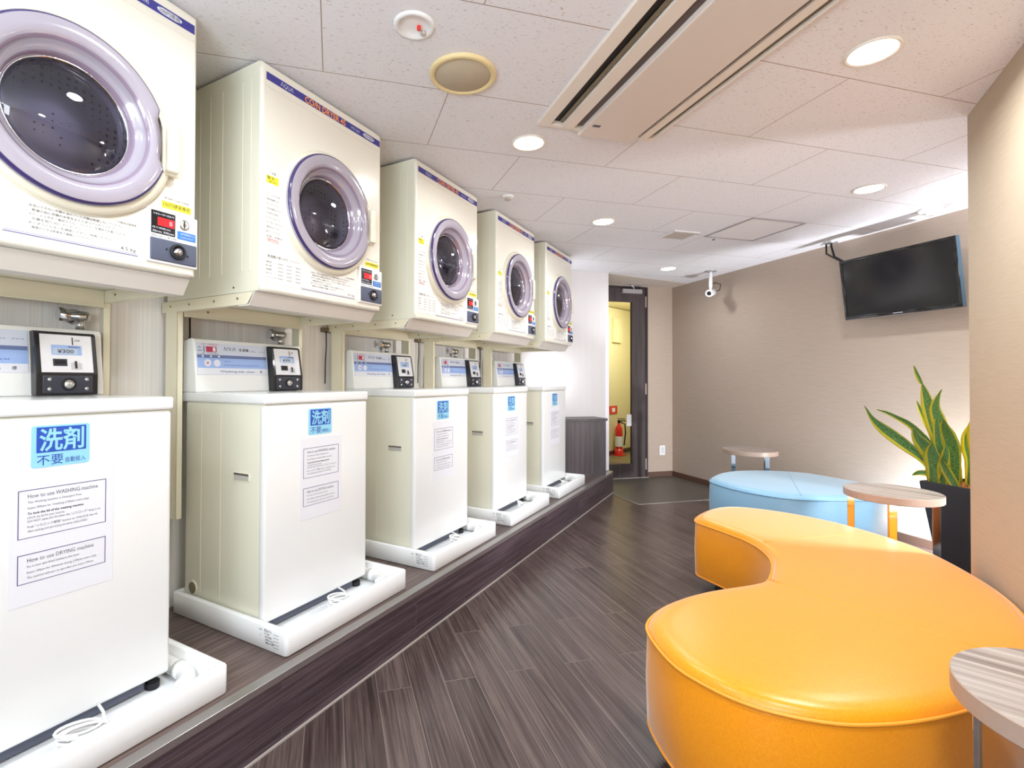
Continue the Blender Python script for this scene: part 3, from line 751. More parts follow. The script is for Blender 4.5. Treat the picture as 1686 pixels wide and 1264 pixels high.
    # detergent sticker
    m = MB(); rc = [(cx_ + .007 * math.cos(a0 + k * PI / 8), cz_ + .007 * math.sin(a0 + k * PI / 8)) for cx_, cz_, a0 in ((.305, .986, 0), (.200, .986, PI / 2), (.200, .901, PI), (.305, .901, 1.5 * PI)) for k in range(5)]
    m.prism(rc, 'x', -.001, .0008, 'sky_label'); sk = B(m, 'detergent_sticker')
    m = MB(); m.box((0, .203, .929), (.0013, .304, .989), 'deep_blue_label')
    m.text('洗剤', .056, .0019, .208, .9375, 'sky_label', width=.091, bold=True); B(m, 'title_block', sk)
    m = MB(); m.text('不要', .027, .0013, .204, .901, 'blue_ink', width=.052); m.text('自動投入', .0135, .0013, .261, .902, 'blue_ink', width=.042); B(m, 'sticker_lettering', sk)
    # laminated instruction page
    m = MB(); m.box((-.001, .154, .580), (.0008, .368, .884), 'paper', .0004, 1); pg = B(m, 'instruction_page'); tag(pg, 'laminated page of printed washing and drying instructions')
    m = MB(); x = .0013
    def frame(y0, y1, za, zb):
        for a_, b_ in (((y0, za), (y1, za + .0013)), ((y0, zb - .0016), (y1, zb)), ((y0, za), (y0 + .0016, zb)), ((y1 - .0016, za), (y1, zb))):
            m.box((x - .0006, a_[0], a_[1]), (x, b_[0], b_[1]), 'purple_ink')
    frame(.170, .350, .7345, .846); frame(.170, .350, .6305, .698)
    m.text('How to use WASHING machine', .0135, x, .188, .8265, 'grey_ink', width=.143)
    T = [('This Washing machine is Detergent Free.', .108, .8145), ('Insert 300yen for 1washing (100yen coins only).', .125, .8015), ('To lock the lid of the washing machine', .112, .7885), ('LOCK the lid for your security', .072, .7790), ('DO NOT open the lid when the "ふたロック" lamp is on', .149, .7705), ('Push "ふたロック解除" button to UNLOCK the lid', .142, .7580), ('After washing and spin-drying lid will be UNLOCKED.', .121, .7480)]
    for i, (t, wd, z) in enumerate(T): m.text(t, .0070, x, .188, z, 'dark_ink' if i == 2 else 'grey_ink', width=wd, bold=(i == 2))
    m.text('How to use DRYING machine', .0135, x, .188, .6785, 'grey_ink', width=.135)
    for t, wd, z in [('Put in your spin-dried clothes to the dryer.', .105, .6665), ('Insert 100yen for 30minute drying (100yen coins only).', .142, .6530), ('The machine will start to spin after you insert 100yen.', .136, .6410)]: m.text(t, .0070, x, .188, z, 'grey_ink', width=wd)
    B(m, 'printed_text', pg)
    return root

def pan():
    z0 = PLAT + .0005; o0 = (0, 0, z0); root = empty('drain_pan', (0, 0, z0)); W = .64; t = .022; H = PLAT + .082
    def B(mb_, name, parent=root): return mb_.build(name, parent, o0)
    m = MB()
    # one tray: outer shell, rounded rim, inner well
    ring = []
    def rect(off, z, r):
        pts = []
        for cx, cy, a0 in ((-off - r, W - off - r, 0), (-W + off + r, W - off - r, PI / 2), (-W + off + r, off + r, PI), (-off - r, off + r, 1.5 * PI)):
            for k in range(6): a_ = a0 + k * PI / 10; pts.append((cx + r * math.cos(a_), cy + r * math.sin(a_), z))
        return [m.bm.verts.new(p) for p in pts]
    levels = [rect(.004, z0, .012), rect(0, z0 + .004, .014), rect(0, H - .004, .014), rect(.003, H, .013), rect(t - .003, H, .010), rect(t, H - .004, .010), rect(t + .006, PLAT + .022, .010), rect(t + .014, PLAT + .020, .01)]
    fs = []
    for A, Bv in zip(levels, levels[1:]):
        for i in range(len(A)):
            f = m.bm.faces.new((A[i], A[(i + 1) % len(A)], Bv[(i + 1) % len(A)], Bv[i])); f.smooth = True; fs.append(f)
    fs.append(m.bm.faces.new(levels[-1])); fs.append(m.bm.faces.new(levels[0]))
    bmesh.ops.recalc_face_normals(m.bm, faces=fs); m._set(fs, 'pan_white')
    B(m, 'tray')
    # maker's label printed on the side that faces along the row
    m = MB(); m2 = MB()
    m2.text('防水パン', .0105, 0, 0, 0, 'dark_ink', width=.036, bold=True)
    for i, (t_, wd) in enumerate([('PP 品番', .025), ('本体 PP樹脂', .034), ('耐荷重 100kg', .040), ('取扱上のご注意', .040)]): m2.text(t_, .007, 0, .002 * i, -.009 - i * .0095, 'dark_ink', width=wd, bold=(i == 3))
    for i in range(5): m2.text('TP640-CW2', .0055, 0, .044, -.002 - i * .0105, 'dark_ink', width=.026)
    m2.text('注意', .008, 0, -.028, 0, 'grey_ink'); m2.text('・ ・', .010, 0, -.028, -.014, 'dark_ink'); m2.text('ー', .012, 0, -.028, -.022, 'grey_ink')
    for v in m2.bm.verts:   # turn the lettering so that it faces -Y and reads along +X
        y, z = v.co.y, v.co.z; v.co = Vector((-.105 + y, -.0006, PLAT + .062 + z))
    B(m2, 'maker_label')
    m.bm.free()
    return root

def hose():
    z0 = PLAT + .0212; root = empty('drain_hose', (0, 0, z0))
    def B(mb_, name, parent=root): return mb_.build(name, parent, (0, 0, z0))
    zc = PLAT + .0455
    ctl = [(-.34, .588), (-.24, .590), (-.16, .590), (-.115, .586), (-.085, .570), (-.068, .545)]
    m = MB(); P = []; r = []
    for k in range(56):
        t = k / 55 * 5; j = min(int(t), 4); u = t - j; P.append((ctl[j][0] * (1 - u) + ctl[j + 1][0] * u, ctl[j][1] * (1 - u) + ctl[j + 1][1] * u, zc)); r.append(.0212 + (.0016 if k % 2 else -.0008))
    for _ in range(4): P = [P[0]] + [tuple((P[i - 1][a] + 2 * P[i][a] + P[i + 1][a]) / 4 for a in range(3)) for i in range(1, len(P) - 1)] + [P[-1]]
    m.tube(P, r, 'hose_white', 12); B(m, 'ribbed_hose')
    m = MB(); m.tube([(-.165, .590, zc), (-.135, .5895, zc)], .0245, 'hose_white', 16); B(m, 'hose_elbow')
    return root
def cord():
    z0 = PLAT + .0212; root = empty('power_cord', (0, 0, z0))
    def B(mb_, name, parent=root): return mb_.build(name, parent, (0, 0, z0))
    m = MB()
    rnd = random.Random(3)
    for k in range(7):
        P = []
        for i in range(20):
            t = i / 19 * 2 * PI
            P.append((-.070 + .016 * math.sin(t) + .003 * k * (k % 2), .30 + .048 * math.cos(t) + .004 * (k % 3), z0 + .012 + .005 * k + .012 * (1 + math.cos(t + 2.6))))
        m.tube(P, .0038, 'cord_white', 6, True)
    m.tube([(-.066, .24, z0 + .022), (-.055, .215, z0 + .03), (-.05, .19, z0 + .012), (-.06, .165, z0 + .006)], .0036, 'cord_white', 6)
    m.tube([(-.062, .352, z0 + .018), (-.10, .365, z0 + .045), (-.14, .37, z0 + .05)], .0036, 'cord_white', 6)
    B(m, 'coiled_cord')
    m = MB(); m.box((-.062, .268, z0 + .045), (-.048, .29, z0 + .051), 'cord_white', .002, 1); m.tube([(-.055, .279, z0 + .014), (-.047, .279, z0 + .03), (-.055, .279, z0 + .049)], .0022, 'cord_white', 6); B(m, 'cord_tie')
    m = MB(); m.prism([(-.082, .335), (-.048, .338), (-.046, .395), (-.08, .40)], 'z', z0 + .004, z0 + .024, 'clear_bag', .004); B(m, 'plastic_bag')
    return root
def tap():
    z = 1.312; o0 = (WALLX, 0, z); root = empty('water_tap', o0)
    def B(mb_, name, parent=root): return mb_.build(name, parent, o0)
    m = MB(); m.lathe([(.027, 0), (.027, .004), (.015, .008), (.015, .050), (.0005, .052)], 'chrome', (WALLX, 0, z), 'x', 20)
    m.lathe([(.0005, -.030), (.013, -.030), (.014, -.012), (.018, -.010), (.018, .022), (.013, .028), (.0005, .029)], 'chrome', (WALLX + .040, 0, z), 'y', 18)
    m.tube([(WALLX + .040, .002, z), (WALLX + .040, .002, z - .028), (WALLX + .040, .002, z - .045)], [.014, .013, .015], 'chrome', 14); B(m, 'tap_body')
    m = MB(); m.lathe([(.0005, -.062), (.020, -.061), (.024, -.055), (.022, -.047), (.007, -.044), (.007, -.028)], 'chrome', (WALLX + .040, 0, z + .002), 'y', 10, smooth=False)
    B(m, 'tap_handle')
    m = MB(); m.tube([(WALLX + .040, .002, z - .04), (WALLX + .040, .002, z - .085), (WALLX + .046, .006, z - .13)], .011, 'hose_white', 10); B(m, 'inlet_hose')
    return root
def plug():
    root = empty('wall_socket', (WALLX, 0, 1.365))
    def B(mb_, name, parent=root): return mb_.build(name, parent, (WALLX, 0, 1.365))
    m = MB(); m.box((WALLX, -.035, 1.353), (WALLX + .012, .035, 1.377), 'ac_olive', .002, 1); m.box((WALLX + .01, -.03, 1.357), (WALLX + .03, .0, 1.373), 'ac_olive', .003, 2); B(m, 'plate')
    m = MB(); m.tube([(WALLX + .02, -.012, 1.357), (WALLX + .022, -.012, 1.28), (WALLX + .02, -.016, 1.20), (WALLX + .02, -.018, 1.08)], .0032, 'cable_black', 6); B(m, 'cable')
    return root

XD, XW, XP = -1.4317, -1.4739, -1.3276
YD = [.276, 1.104, 1.969, 2.821, 3.658]
YW = [.323, 1.157, 2.024, 2.876, 3.706]
YP = [.287, 1.130, 1.981, 2.828, 3.669]
which = ['nearest, cut by the left edge', 'second from the left', 'in the middle of the row', 'fourth from the left', 'farthest, beside the white wall']
P_d, P_s, P_w, P_p, P_h, P_c, P_t, P_k = dryer(), stand(), washer(), pan(), hose(), cord(), tap(), plug()
def place(proto, i, x, y, name):
    o = proto if i == 0 else copy_tree(proto)
    o.location = (x, y, proto.location.z); return o
# five in a row; the first use moves the prototype itself after the copies are made
def row(proto, xs, ys, labels, cat, group, only=range(5)):
    objs = []
    z = proto.location.z
    for i in reversed(list(only)):
        o = proto if i == list(only)[0] else copy_tree(proto)
        o.location = (xs, ys[i], z); tag(o, labels[i], cat, group); objs.append(o)
    return objs
row(P_d, XD, YD, ['cream coin dryer with round lilac door, %s' % s for s in which], 'dryer', 'coin dryers hung in a row above the washing machines')
row(P_s, XD, YD, ['cream metal frame under the dryer %s' % s for s in which], 'stand', 'metal frames carrying the dryers')
row(P_w, XW, YW, ['white coin washing machine with blue sticker, %s' % s for s in which], 'washing machine', 'coin washing machines in a row on the platform')
row(P_p, XP, YP, ['white square drain pan under the washer %s' % s for s in which], 'drain pan', 'drain pans under the washing machines')
row(P_h, XP, YP, ['white ribbed hose in the pan of the washer %s' % s for s in which], 'hose', 'drain hoses in the pans')
row(P_c, XP, YP, ['coiled white cord in front of the washer %s' % s for s in which], 'power cord', 'coiled cords in the pans')
row(P_t, WALLX, [.82, 1.638, 2.425, 3.224], ['chrome tap on the wall behind the washer %s' % s for s in which], 'tap', 'water taps behind the washers', range(4))
row(P_k, WALLX, [0, 1.222, 1.962, 2.796, 3.655], ['', 'wall socket with a hanging black cable inside the second stand', 'wall socket with a hanging black cable left of the third stand', 'wall socket with a hanging black cable left of the fourth stand', 'wall socket with a hanging black cable left of the farthest stand'], 'socket', 'wall sockets behind the dryer stands', range(1, 5))

# ================================================================== low cabinet at the row end
cab = empty('low_cabinet', PQ(-4.40, 2.17, PLAT)); cab.rotation_euler = (0, 0, 0)
tag(cab, 'dark wood-grain low cabinet with a flat top against the white end wall', 'cabinet')
cl_ = tuple(cab.location)
def cpart(name, m_, parent=cab): return m_.build(name, parent, cl_)
m = MB(); m.obox(PQ(-4.4075, 2.164), D2, D1, .316, .1265, PLAT + .0005, .722, 'cabinet_wood'); cpart('body', m)
m = MB(); m.obox(PQ(-4.403, 2.168), D2, D1, .324, .133, .722, .744, 'cabinet_wood', .001, 1); cpart('worktop', m)

# ================================================================== corridor things
ec_ = c0 + cw * .10 - cn * .095
ex = empty('fire_extinguisher', (ec_.x, ec_.y, .0)); tag(ex, 'red fire extinguisher with black hose seen through the door glass', 'fire extinguisher')
def epart(name, m_, parent=ex): return m_.build(name, parent, tuple(ex.location))
ec = (ec_.x, ec_.y)
m = MB(); m.lathe([(.042, .05), (.052, .06), (.052, .36), (.047, .40), (.025, .44), (.018, .47)], 'fire_red', (*ec, 0), 'z', 24, cap0=True); epart('cylinder', m)
m = MB(); m.lathe([(.0535, .13), (.0535, .28)], 'white_enamel', (*ec, 0), 'z', 24); epart('paper_label', m)
m = MB(); m.cyl((*ec, 0), .018, .47, .50, 'black_plastic'); m.box((ec[0] - .02, ec[1] - .01, .50), (ec[0] + .10, ec[1] + .01, .515), 'black_plastic'); m.box((ec[0] - .02, ec[1] - .01, .53), (ec[0] + .09, ec[1] + .01, .54), 'black_plastic'); epart('valve_lever', m)
m = MB(); m.tube([(ec[0] + .02, ec[1], .49), (ec[0] + .09, ec[1] - .01, .46), (ec[0] + .095, ec[1], .33), (ec[0] + .075, ec[1], .15)], .010, 'black_plastic'); epart('hose', m)
m = MB(); m.obox((ec[0], ec[1], 0), cw, cn, .085, .08, .0, .012, 'fire_red', .004, 1); m.lathe([(.060, .012), (.060, .10), (.056, .10), (.056, .012)], 'fire_red', (*ec, 0), 'z', 24)
epart('base', m)
m = MB(); cs_ = c0 + cw * .10 - cn * .004
m.obox(cs_, cw, cn, .11, .004, .60, .72, 'fire_red'); m.obox(cs_ - cn * .005, cw, cn, .045, .001, .63, .69, 'white_enamel')
o = m.build('extinguisher_sign', loc=tuple(cs_ + Vector((0, 0, .66)))); tag(o, 'small red and white sign on the yellow wall above the extinguisher', 'sign')
m = MB(); m.obox(c0 + cw * .18 - cn * .02, cw, cn, .12, .02, 1.66, 2.02, 'yellow_wall', .004); o = m.build('wall_box', loc=tuple(c0 + cw * .18 + Vector((0, 0, 1.66)))); tag(o, 'pale yellow box fixed high on the corridor wall', 'box')

# wall outlet right of the door
m = MB(); oc = PQ(PD + .003, 3.657)
ow = empty('wall_outlet', oc + Vector((0, 0, .245))); tag(ow, 'white wall outlet right of the dark door, low on the wall', 'outlet')
m.obox(oc, D2, D1, .036, .0028, .245, .354, 'white_enamel', .002, 1); m.build('cover_plate', ow, tuple(ow.location))
m = MB(); m.obox(oc + D1 * .003, D2, D1, .016, .0015, .265, .335, 'panel_grey'); m.build('socket', ow, tuple(ow.location))

# ================================================================== ceiling things
lampobjs = []
lab = ['round recessed ceiling light above the second and third dryers', 'round recessed ceiling light nearer the middle, before the vent', 'round recessed ceiling light farthest away, before the dark door', 'round recessed ceiling light right of the air conditioner, largest in view', 'round recessed ceiling light at right, above the television']
lamp = empty('ceiling_light', (0, 0, CEIL))
m = MB(); m.lathe([(.078, 0), (.079, -.004), (.072, -.0065), (.066, -.003)], 'lamp_ring', (0, 0, CEIL), 'z', 48); m.build('trim_ring', lamp, (0, 0, CEIL))
m = MB(); m.lathe([(.0665, -.003), (.060, -.0022), (.0005, -.002)], 'lamp_glow', (0, 0, CEIL), 'z', 40); m.build('diffuser', lamp, (0, 0, CEIL))
for i, (x, y) in enumerate(DOWN):
    o = lamp if i == 0 else None
    if i < 5:
        if i: o = copy_tree(lamp)
        o.location = (x, y, CEIL)
        tag(o, lab[i], 'ceiling light', 'round recessed ceiling lights')
    area('downlight', (x, y, CEIL - .009), .13, LAMP_W[i], WARM, (x, y, 0), 'DISK', spread=math.radians(165))

sp = empty('ceiling_speaker', (-.905, 1.518, CEIL)); tag(sp, 'round ceiling speaker with a yellowed rim and beige mesh', 'speaker')
m = MB(); m.lathe([(.116, 0), (.116, -.010), (.112, -.013), (.098, -.012), (.097, -.006)], 'speaker_rim', tuple(sp.location), 'z', 56); m.build('rim', sp, tuple(sp.location))
m = MB(); m.lathe([(.0975, -.007), (.095, -.010), (.0005, -.011)], 'speaker_mesh', tuple(sp.location), 'z', 48); m.build('mesh_grille', sp, tuple(sp.location))
em = empty('ceiling_alarm', (-.908, 1.236, CEIL)); tag(em, 'white round ceiling sensor with a small red light, above the speaker', 'sensor')
m = MB(); m.lathe([(.062, 0), (.061, -.005), (.050, -.008), (.047, -.002), (.020, -.001), (.0005, -.001)], 'white_enamel', tuple(em.location), 'z', 40); m.build('housing', em, tuple(em.location))
m = MB(); m.cyl((em.location.x + .01, em.location.y + .01, CEIL), .007, -.012, -.001, 'fire_red', seg=6); m.build('red_lens', em, tuple(em.location))
m = MB(); m.cyl((em.location.x + .008, em.location.y + .035, CEIL), .008, -.012, -.001, 'vent_grille', seg=12); m.build('eye', em, tuple(em.location))
sk_ = empty('sprinkler_head', (-1.285, 2.672, CEIL)); tag(sk_, 'small white sprinkler head on the ceiling near the fourth dryer', 'sprinkler')
m = MB(); m.lathe([(.034, 0), (.034, -.004), (.028, -.008), (.014, -.009)], 'white_enamel', tuple(sk_.location), 'z', 28, cap1=True); m.build('escutcheon', sk_, tuple(sk_.location))
m = MB(); m.lathe([(.012, -.008), (.011, -.018), (.018, -.020), (.018, -.022)], 'vent_grille', tuple(sk_.location), 'z', 16, cap1=True); m.build('head', sk_, tuple(sk_.location))
sd = empty('smoke_detector', (.905, 4.16, CEIL)); tag(sd, 'white round smoke detector above the television near the right wall', 'smoke detector')
m = MB(); m.lathe([(.060, 0), (.060, -.012), (.050, -.024), (.030, -.028)], 'white_enamel', tuple(sd.location), 'z', 32, cap1=True); m.build('base', sd, tuple(sd.location))
m = MB(); m.lathe([(.026, -.027), (.024, -.042), (.015, -.046)], 'hatch_frame', tuple(sd.location), 'z', 24, cap1=True); m.build('sensing_cap', sd, tuple(sd.location))
m = MB(); m.lathe([(.010, 0), (.009, -.005)], 'ac_slot', (-.318, 4.266, CEIL), 'z', 14, cap1=True); o = m.build('ceiling_bolt', loc=(-.318, 4.266, CEIL)); tag(o, 'tiny dark bolt in the ceiling beside the access hatch', 'bolt')
# vent and access hatch
vc = PQ(-3.21, 2.458)
ve = empty('ceiling_vent', vc + Vector((0, 0, CEIL))); tag(ve, 'square beige ceiling vent grille left of the access hatch', 'vent')
m = MB()
for s1, s2, hx, hy in ((0, 1, .105, .010), (0, -1, .105, .010), (1, 0, .010, .09), (-1, 0, .010, .09)):
    m.obox(vc + D2 * (s1 * .10) + D1 * (s2 * .09), D2, D1, hx, hy, CEIL - .008, CEIL, 'hatch_frame')
m.build('frame', ve, tuple(ve.location))
m = MB(); m.obox(vc, D2, D1, .09, .08, CEIL - .001, CEIL - .0003, 'ac_slot')
for k in range(9): m.obox(vc + D1 * (-.072 + .018 * k), D2, D1, .09, .0055, CEIL - .007, CEIL - .001, 'vent_grille')
m.build('grille', ve, tuple(ve.location))
hc = PQ(-2.96, 2.88)
ha = empty('access_hatch', hc + Vector((0, 0, CEIL))); tag(ha, 'square ceiling access hatch with a thin metal frame', 'hatch')
m = MB()
for s1, s2, hx, hy in ((0, 1, .218, .005), (0, -1, .218, .005), (1, 0, .005, .226), (-1, 0, .005, .226)):
    m.obox(hc + D2 * (s1 * .212) + D1 * (s2 * .222), D2, D1, hx, hy, CEIL - .007, CEIL, 'hatch_metal')
m.build('frame', ha, tuple(ha.location))
m = MB(); m.obox(hc, D2, D1, .205, .215, CEIL - .003, CEIL - .0003, 'hatch_board'); m.build('hatch_panel', ha, tuple(ha.location))

# air conditioner cassette
ac = empty('air_conditioner', PQ(-1.2, 1.08, CEIL)); tag(ac, 'long ceiling cassette air conditioner with slots and a beige panel', 'air conditioner')
P0, P1 = -1.935, -.46; pc, ph = (P0 + P1) / 2, (P1 - P0) / 2
def apart(name, q0, q1, z0, z1, mt, p0=P0, p1=P1, parent=ac, bev=.002):
    m_ = MB(); m_.obox(PQ((p0 + p1) / 2, (q0 + q1) / 2), D1, D2, (p1 - p0) / 2, (q1 - q0) / 2, z0, z1, mt, bev, 2); return m_.build(name, parent, tuple(ac.location))
apart('outer_frame', .812, .864, CEIL - .016, CEIL, 'ac_white', P0 - .0)
apart('air_outlet', .864, .912, CEIL - .006, CEIL, 'ac_dark', P0 + .02, bev=0)
apart('air_vane', .892, .906, CEIL - .014, CEIL - .009, 'ac_olive', P0 + .03, bev=.001)
apart('inner_strip', .912, .967, CEIL - .020, CEIL, 'ac_white')
apart('intake_slot', .967, 1.0, CEIL - .012, CEIL, 'ac_slot', P0 + .02, bev=0)
pnl = apart('centre_panel', 1.0, 1.252, CEIL - .034, CEIL, 'ac_panel', P0 - .02, bev=.004)
apart('intake_slot', 1.252, 1.280, CEIL - .012, CEIL, 'ac_slot', P0 + .02, bev=0)
apart('outer_strip', 1.280, 1.316, CEIL - .022, CEIL, 'ac_white')
apart('air_outlet', 1.316, 1.346, CEIL - .006, CEIL, 'ac_olive', P0 + .02, bev=0)
apart('outer_frame', 1.346, 1.354, CEIL - .018, CEIL, 'ac_white')
apart('end_cap', .812, 1.354, CEIL - .014, CEIL, 'ac_white', P0 - .022, P0 + .002)
m = MB(); m.obox(PQ(-1.86, 1.035), D2, D1, .016, .008, CEIL - .0352, CEIL - .0338, 'grey_ink'); m.build('maker_badge', pnl, tuple(ac.location))

# security camera
cc = PQ(-4.19, 3.572); 
scx = empty('security_camera', cc + Vector((0, 0, CEIL))); tag(scx, 'white security camera hanging from the ceiling by the beige wall', 'camera')
def spart(name, m_, parent=scx): return m_.build(name, parent, tuple(scx.location))
m = MB(); m.lathe([(.055, 0), (.055, -.006), (.016, -.010)], 'closer_silver', (cc.x, cc.y, CEIL), 'z', 28); m.lathe([(.013, -.01), (.016, -.07), (.017, -.15), (.012, -.17), (.010, -.185)], 'white_enamel', (cc.x, cc.y, CEIL), 'z', 16, cap1=True); spart('mount', m)
dv = Vector((-.20, -.95, -.22)).normalized(); hcn = Vector((cc.x, cc.y, CEIL - .215))
m = MB(); m.tube([hcn - dv * .075, hcn - dv * .07, hcn + dv * .05, hcn + dv * .055], [.026, .034, .036, .030], 'white_enamel', 20); hs = spart('housing', m)
m = MB(); m.tube([hcn + dv * .053, hcn + dv * .060], [.022, .018], 'black_plastic', 16); spart('lens', m, hs)
m = MB(); m.tube([hcn - dv * .07, hcn - dv * .10 + Vector((.05, .03, .02)), Vector((cc.x + .085, cc.y + .05, CEIL - .13)), Vector((cc.x + .04, cc.y + .02, CEIL - .115)), Vector((cc.x + .01, cc.y, CEIL - .13))], .004, 'cable_black', 6); spart('cable', m)

# television
tvc = PQ(-2.531, QT - .18, 1.762)
tv = empty('television', tvc, 0); tag(tv, 'black flat television mounted high on the beige wall', 'television')
tilt = math.atan2(.06, .43)
ux = D1; nz = (-D2 * math.cos(tilt) - Vector((0, 0, 1)) * math.sin(tilt)); uz = ux.cross(-nz) if False else (-D2 * math.sin(tilt) + Vector((0, 0, 1)) * math.cos(tilt))
def tbox(name, u0, u1, v0, v1, t0, t1, mt, parent=tv, bev=.002):
    m_ = MB(); m_.box((u0, t0, v0), (u1, t1, v1), mt, bev, 2)
    for v in m_.bm.verts: 
        c = v.co.copy(); v.co = ux * c.x + nz * c.y + uz * c.z
    o = m_.build(name, parent); return o
bz = MB()
for u0, u1, v0, v1 in ((-.36, .36, .197, .215), (-.36, .36, -.215, -.190), (-.36, -.342, -.195, .20), (.342, .36, -.195, .20)):
    bz.box((u0, -.03, v0), (u1, .004, v1), 'tv_black', .002, 2)
bz.box((-.355, -.035, -.21), (.355, -.004, .21), 'tv_black', .004, 2)
for v in bz.bm.verts: c = v.co.copy(); v.co = ux * c.x + nz * c.y + uz * c.z
bz.build('bezel', tv)
tbox('screen', -.342, .342, -.190, .197, -.006, -.0005, 'tv_screen', bev=0)
tbox('side_edge', .3595, .3625, -.212, .212, -.028, .002, 'tv_edge', bev=0)
tbox('bottom_strip', -.355, .10, -.2185, -.214, -.02, .0035, 'tv_silver', bev=0)
tbox('logo', -.03, .03, -.207, -.201, .004, .005, 'closer_silver', bev=0)
m = MB(); m.box((-.12, -.14, -.10), (.12, -.035, .10), 'cable_black', .003, 1)
for v in m.bm.verts: c = v.co.copy(); v.co = ux * c.x - D2 * c.y * 1.0 * -1 * -1 + Vector((0, 0, 1)) * c.z if False else ux * c.x + D2 * (-c.y) + Vector((0, 0, 1)) * c.z
m.build('wall_bracket', tv)
# cable from the ceiling to the television
tm = PQ(-3.064, QT - .02 - .07)
m = MB(); t0 = PQ(-3.075, QT - .06, CEIL)
m.lathe([(.045, 0), (.045, -.005), (.02, -.006)], 'closer_silver', tuple(t0), 'z', 20, cap1=True)
m.tube([t0, t0 + Vector((.0, .0, -.03)), t0 + Vector((.02, .01, -.11)), PQ(-2.885, QT - .17, 1.975)], .007, 'cable_black', 8)
m.tube([t0 + Vector((-.03, .03, 0)), t0 + Vector((-.03, .02, -.08)), PQ(-2.92, QT - .16, 1.99), PQ(-2.87, QT - .16, 1.955)], .006, 'cable_black', 8)
o = m.build('cable', loc=tuple(t0)); tag(o, 'pair of black cables running from the ceiling to the television', 'cable')

# ================================================================== SEATING
def smooth_loop(pts, n=180):
    P = [Vector((x, y)) for x, y in pts]; k = len(P); dense = []
    for i in range(k):
        p0, p1, p2, p3 = P[i - 1], P[i], P[(i + 1) % k], P[(i + 2) % k]
        for j in range(12):
            t = j / 12; dense.append(.5 * ((2 * p1) + (p2 - p0) * t + (2 * p0 - 5 * p1 + 4 * p2 - p3) * t * t + (3 * p1 - p0 - 3 * p2 + p3) * t ** 3))
    for _ in range(6): dense = [(dense[i - 1] + dense[i] * 2 + dense[(i + 1) % len(dense)]) / 4 for i in range(len(dense))]
    L_ = [0]
    for i in range(len(dense)): L_.append(L_[-1] + (dense[(i + 1) % len(dense)] - dense[i]).length)
    out = []; j = 0
    for i in range(n):
        s_ = L_[-1] * i / n
        while L_[j + 1] < s_: j += 1
        t = (s_ - L_[j]) / max(L_[j + 1] - L_[j], 1e-9); out.append(dense[j].lerp(dense[(j + 1) % len(dense)], t))
    return out
def inset(loop, d):
    n = len(loop); area_ = sum(loop[i].x * loop[(i + 1) % n].y - loop[(i + 1) % n].x * loop[i].y for i in range(n)); sg = 1 if area_ > 0 else -1
    out = []
    for i in range(n):
        t = (loop[(i + 1) % n] - loop[i - 1]).normalized(); out.append(loop[i] + Vector((-t.y, t.x)) * d * sg)
    if d > .02:
        for _ in range(3): out = [(out[i - 1] + out[i] * 2 + out[(i + 1) % n]) / 4 for i in range(n)]
    return out
def sofa(name, pts, fab, pip, label, seams, feet, zb=.095, zp=.372, zt=.398):
    loop = smooth_loop(pts); cx = sum(p.x for p in loop) / len(loop); cy = sum(p.y for p in loop) / len(loop)
    root = empty(name, (cx, cy, 0)); tag(root, label, 'sofa'); lc = (cx, cy, 0); n = len(loop)
    m = MB()
    lv = [(.03, zb), (.006, zb + .004), (0, zb + .02), (-.004, (zb + zp) / 2), (0, zp - .012), (.003, zp), (.009, zp + .012), (.022, zp + .020), (.045, zt - .002), (.075, zt)]
    rings = [[m.bm.verts.new((p.x, p.y, z)) for p in inset(loop, d)] for d, z in lv]
    fs = []
    for A, Bv in zip(rings, rings[1:]):
        for i in range(n): f = m.bm.faces.new((A[i], A[(i + 1) % n], Bv[(i + 1) % n], Bv[i])); f.smooth = True; fs.append(f)
    ft = m.bm.faces.new(rings[-1]); fs.append(ft); fs.append(m.bm.faces.new(rings[0][::-1])); ft.smooth = True
    bmesh.ops.recalc_face_normals(m.bm, faces=fs); m._set(fs, fab)
    bmesh.ops.triangulate(m.bm, faces=[ft])
    m.build('upholstery', root, lc)
    for z, d in ((zp, -.0015), (zb + .008, .0035)):
        m = MB(); m.tube([(p.x, p.y, z) for p in inset(loop, d)], .0042, pip, 8, True); m.build('piping', root, lc)
    m = MB()
    for a_, b_ in seams:
        m.tube([(a_[0] + (b_[0] - a_[0]) * t / 8, a_[1] + (b_[1] - a_[1]) * t / 8, zt - .0002) for t in range(9)], .0014, pip, 5)
    m.build('seam', root, lc)
    for x, y in feet:
        m = MB(); m.lathe([(.024, 0), (.026, .006), (.020, .012), (.020, zb + .006)], 'rubber_black', (x, y, 0), 'z', 16, cap0=True); m.build('foot', root, lc)
    return root
ORANGE = [(-.302, 1.592), (-.262, 1.492), (-.194, 1.398), (-.130, 1.355), (-.069, 1.328), (-.003, 1.317), (.058, 1.322), (.122, 1.337), (.185, 1.367), (.274, 1.430), (.385, 1.535),
          (.51, 1.69), (.61, 1.87), (.675, 2.06), (.704, 2.26), (.702, 2.46), (.668, 2.642), (.606, 2.835), (.490, 3.005), (.332, 3.160), (.142, 3.255), (-.051, 3.283), (-.185, 3.240), (-.268, 3.118), (-.306, 2.96),
          (-.300, 2.868), (-.252, 2.820), (-.161, 2.742), (-.059, 2.639), (.004, 2.515), (.032, 2.371), (.019, 2.175), (-.019, 2.089), (-.088, 2.008), (-.164, 1.927), (-.232, 1.828), (-.282, 1.715)]
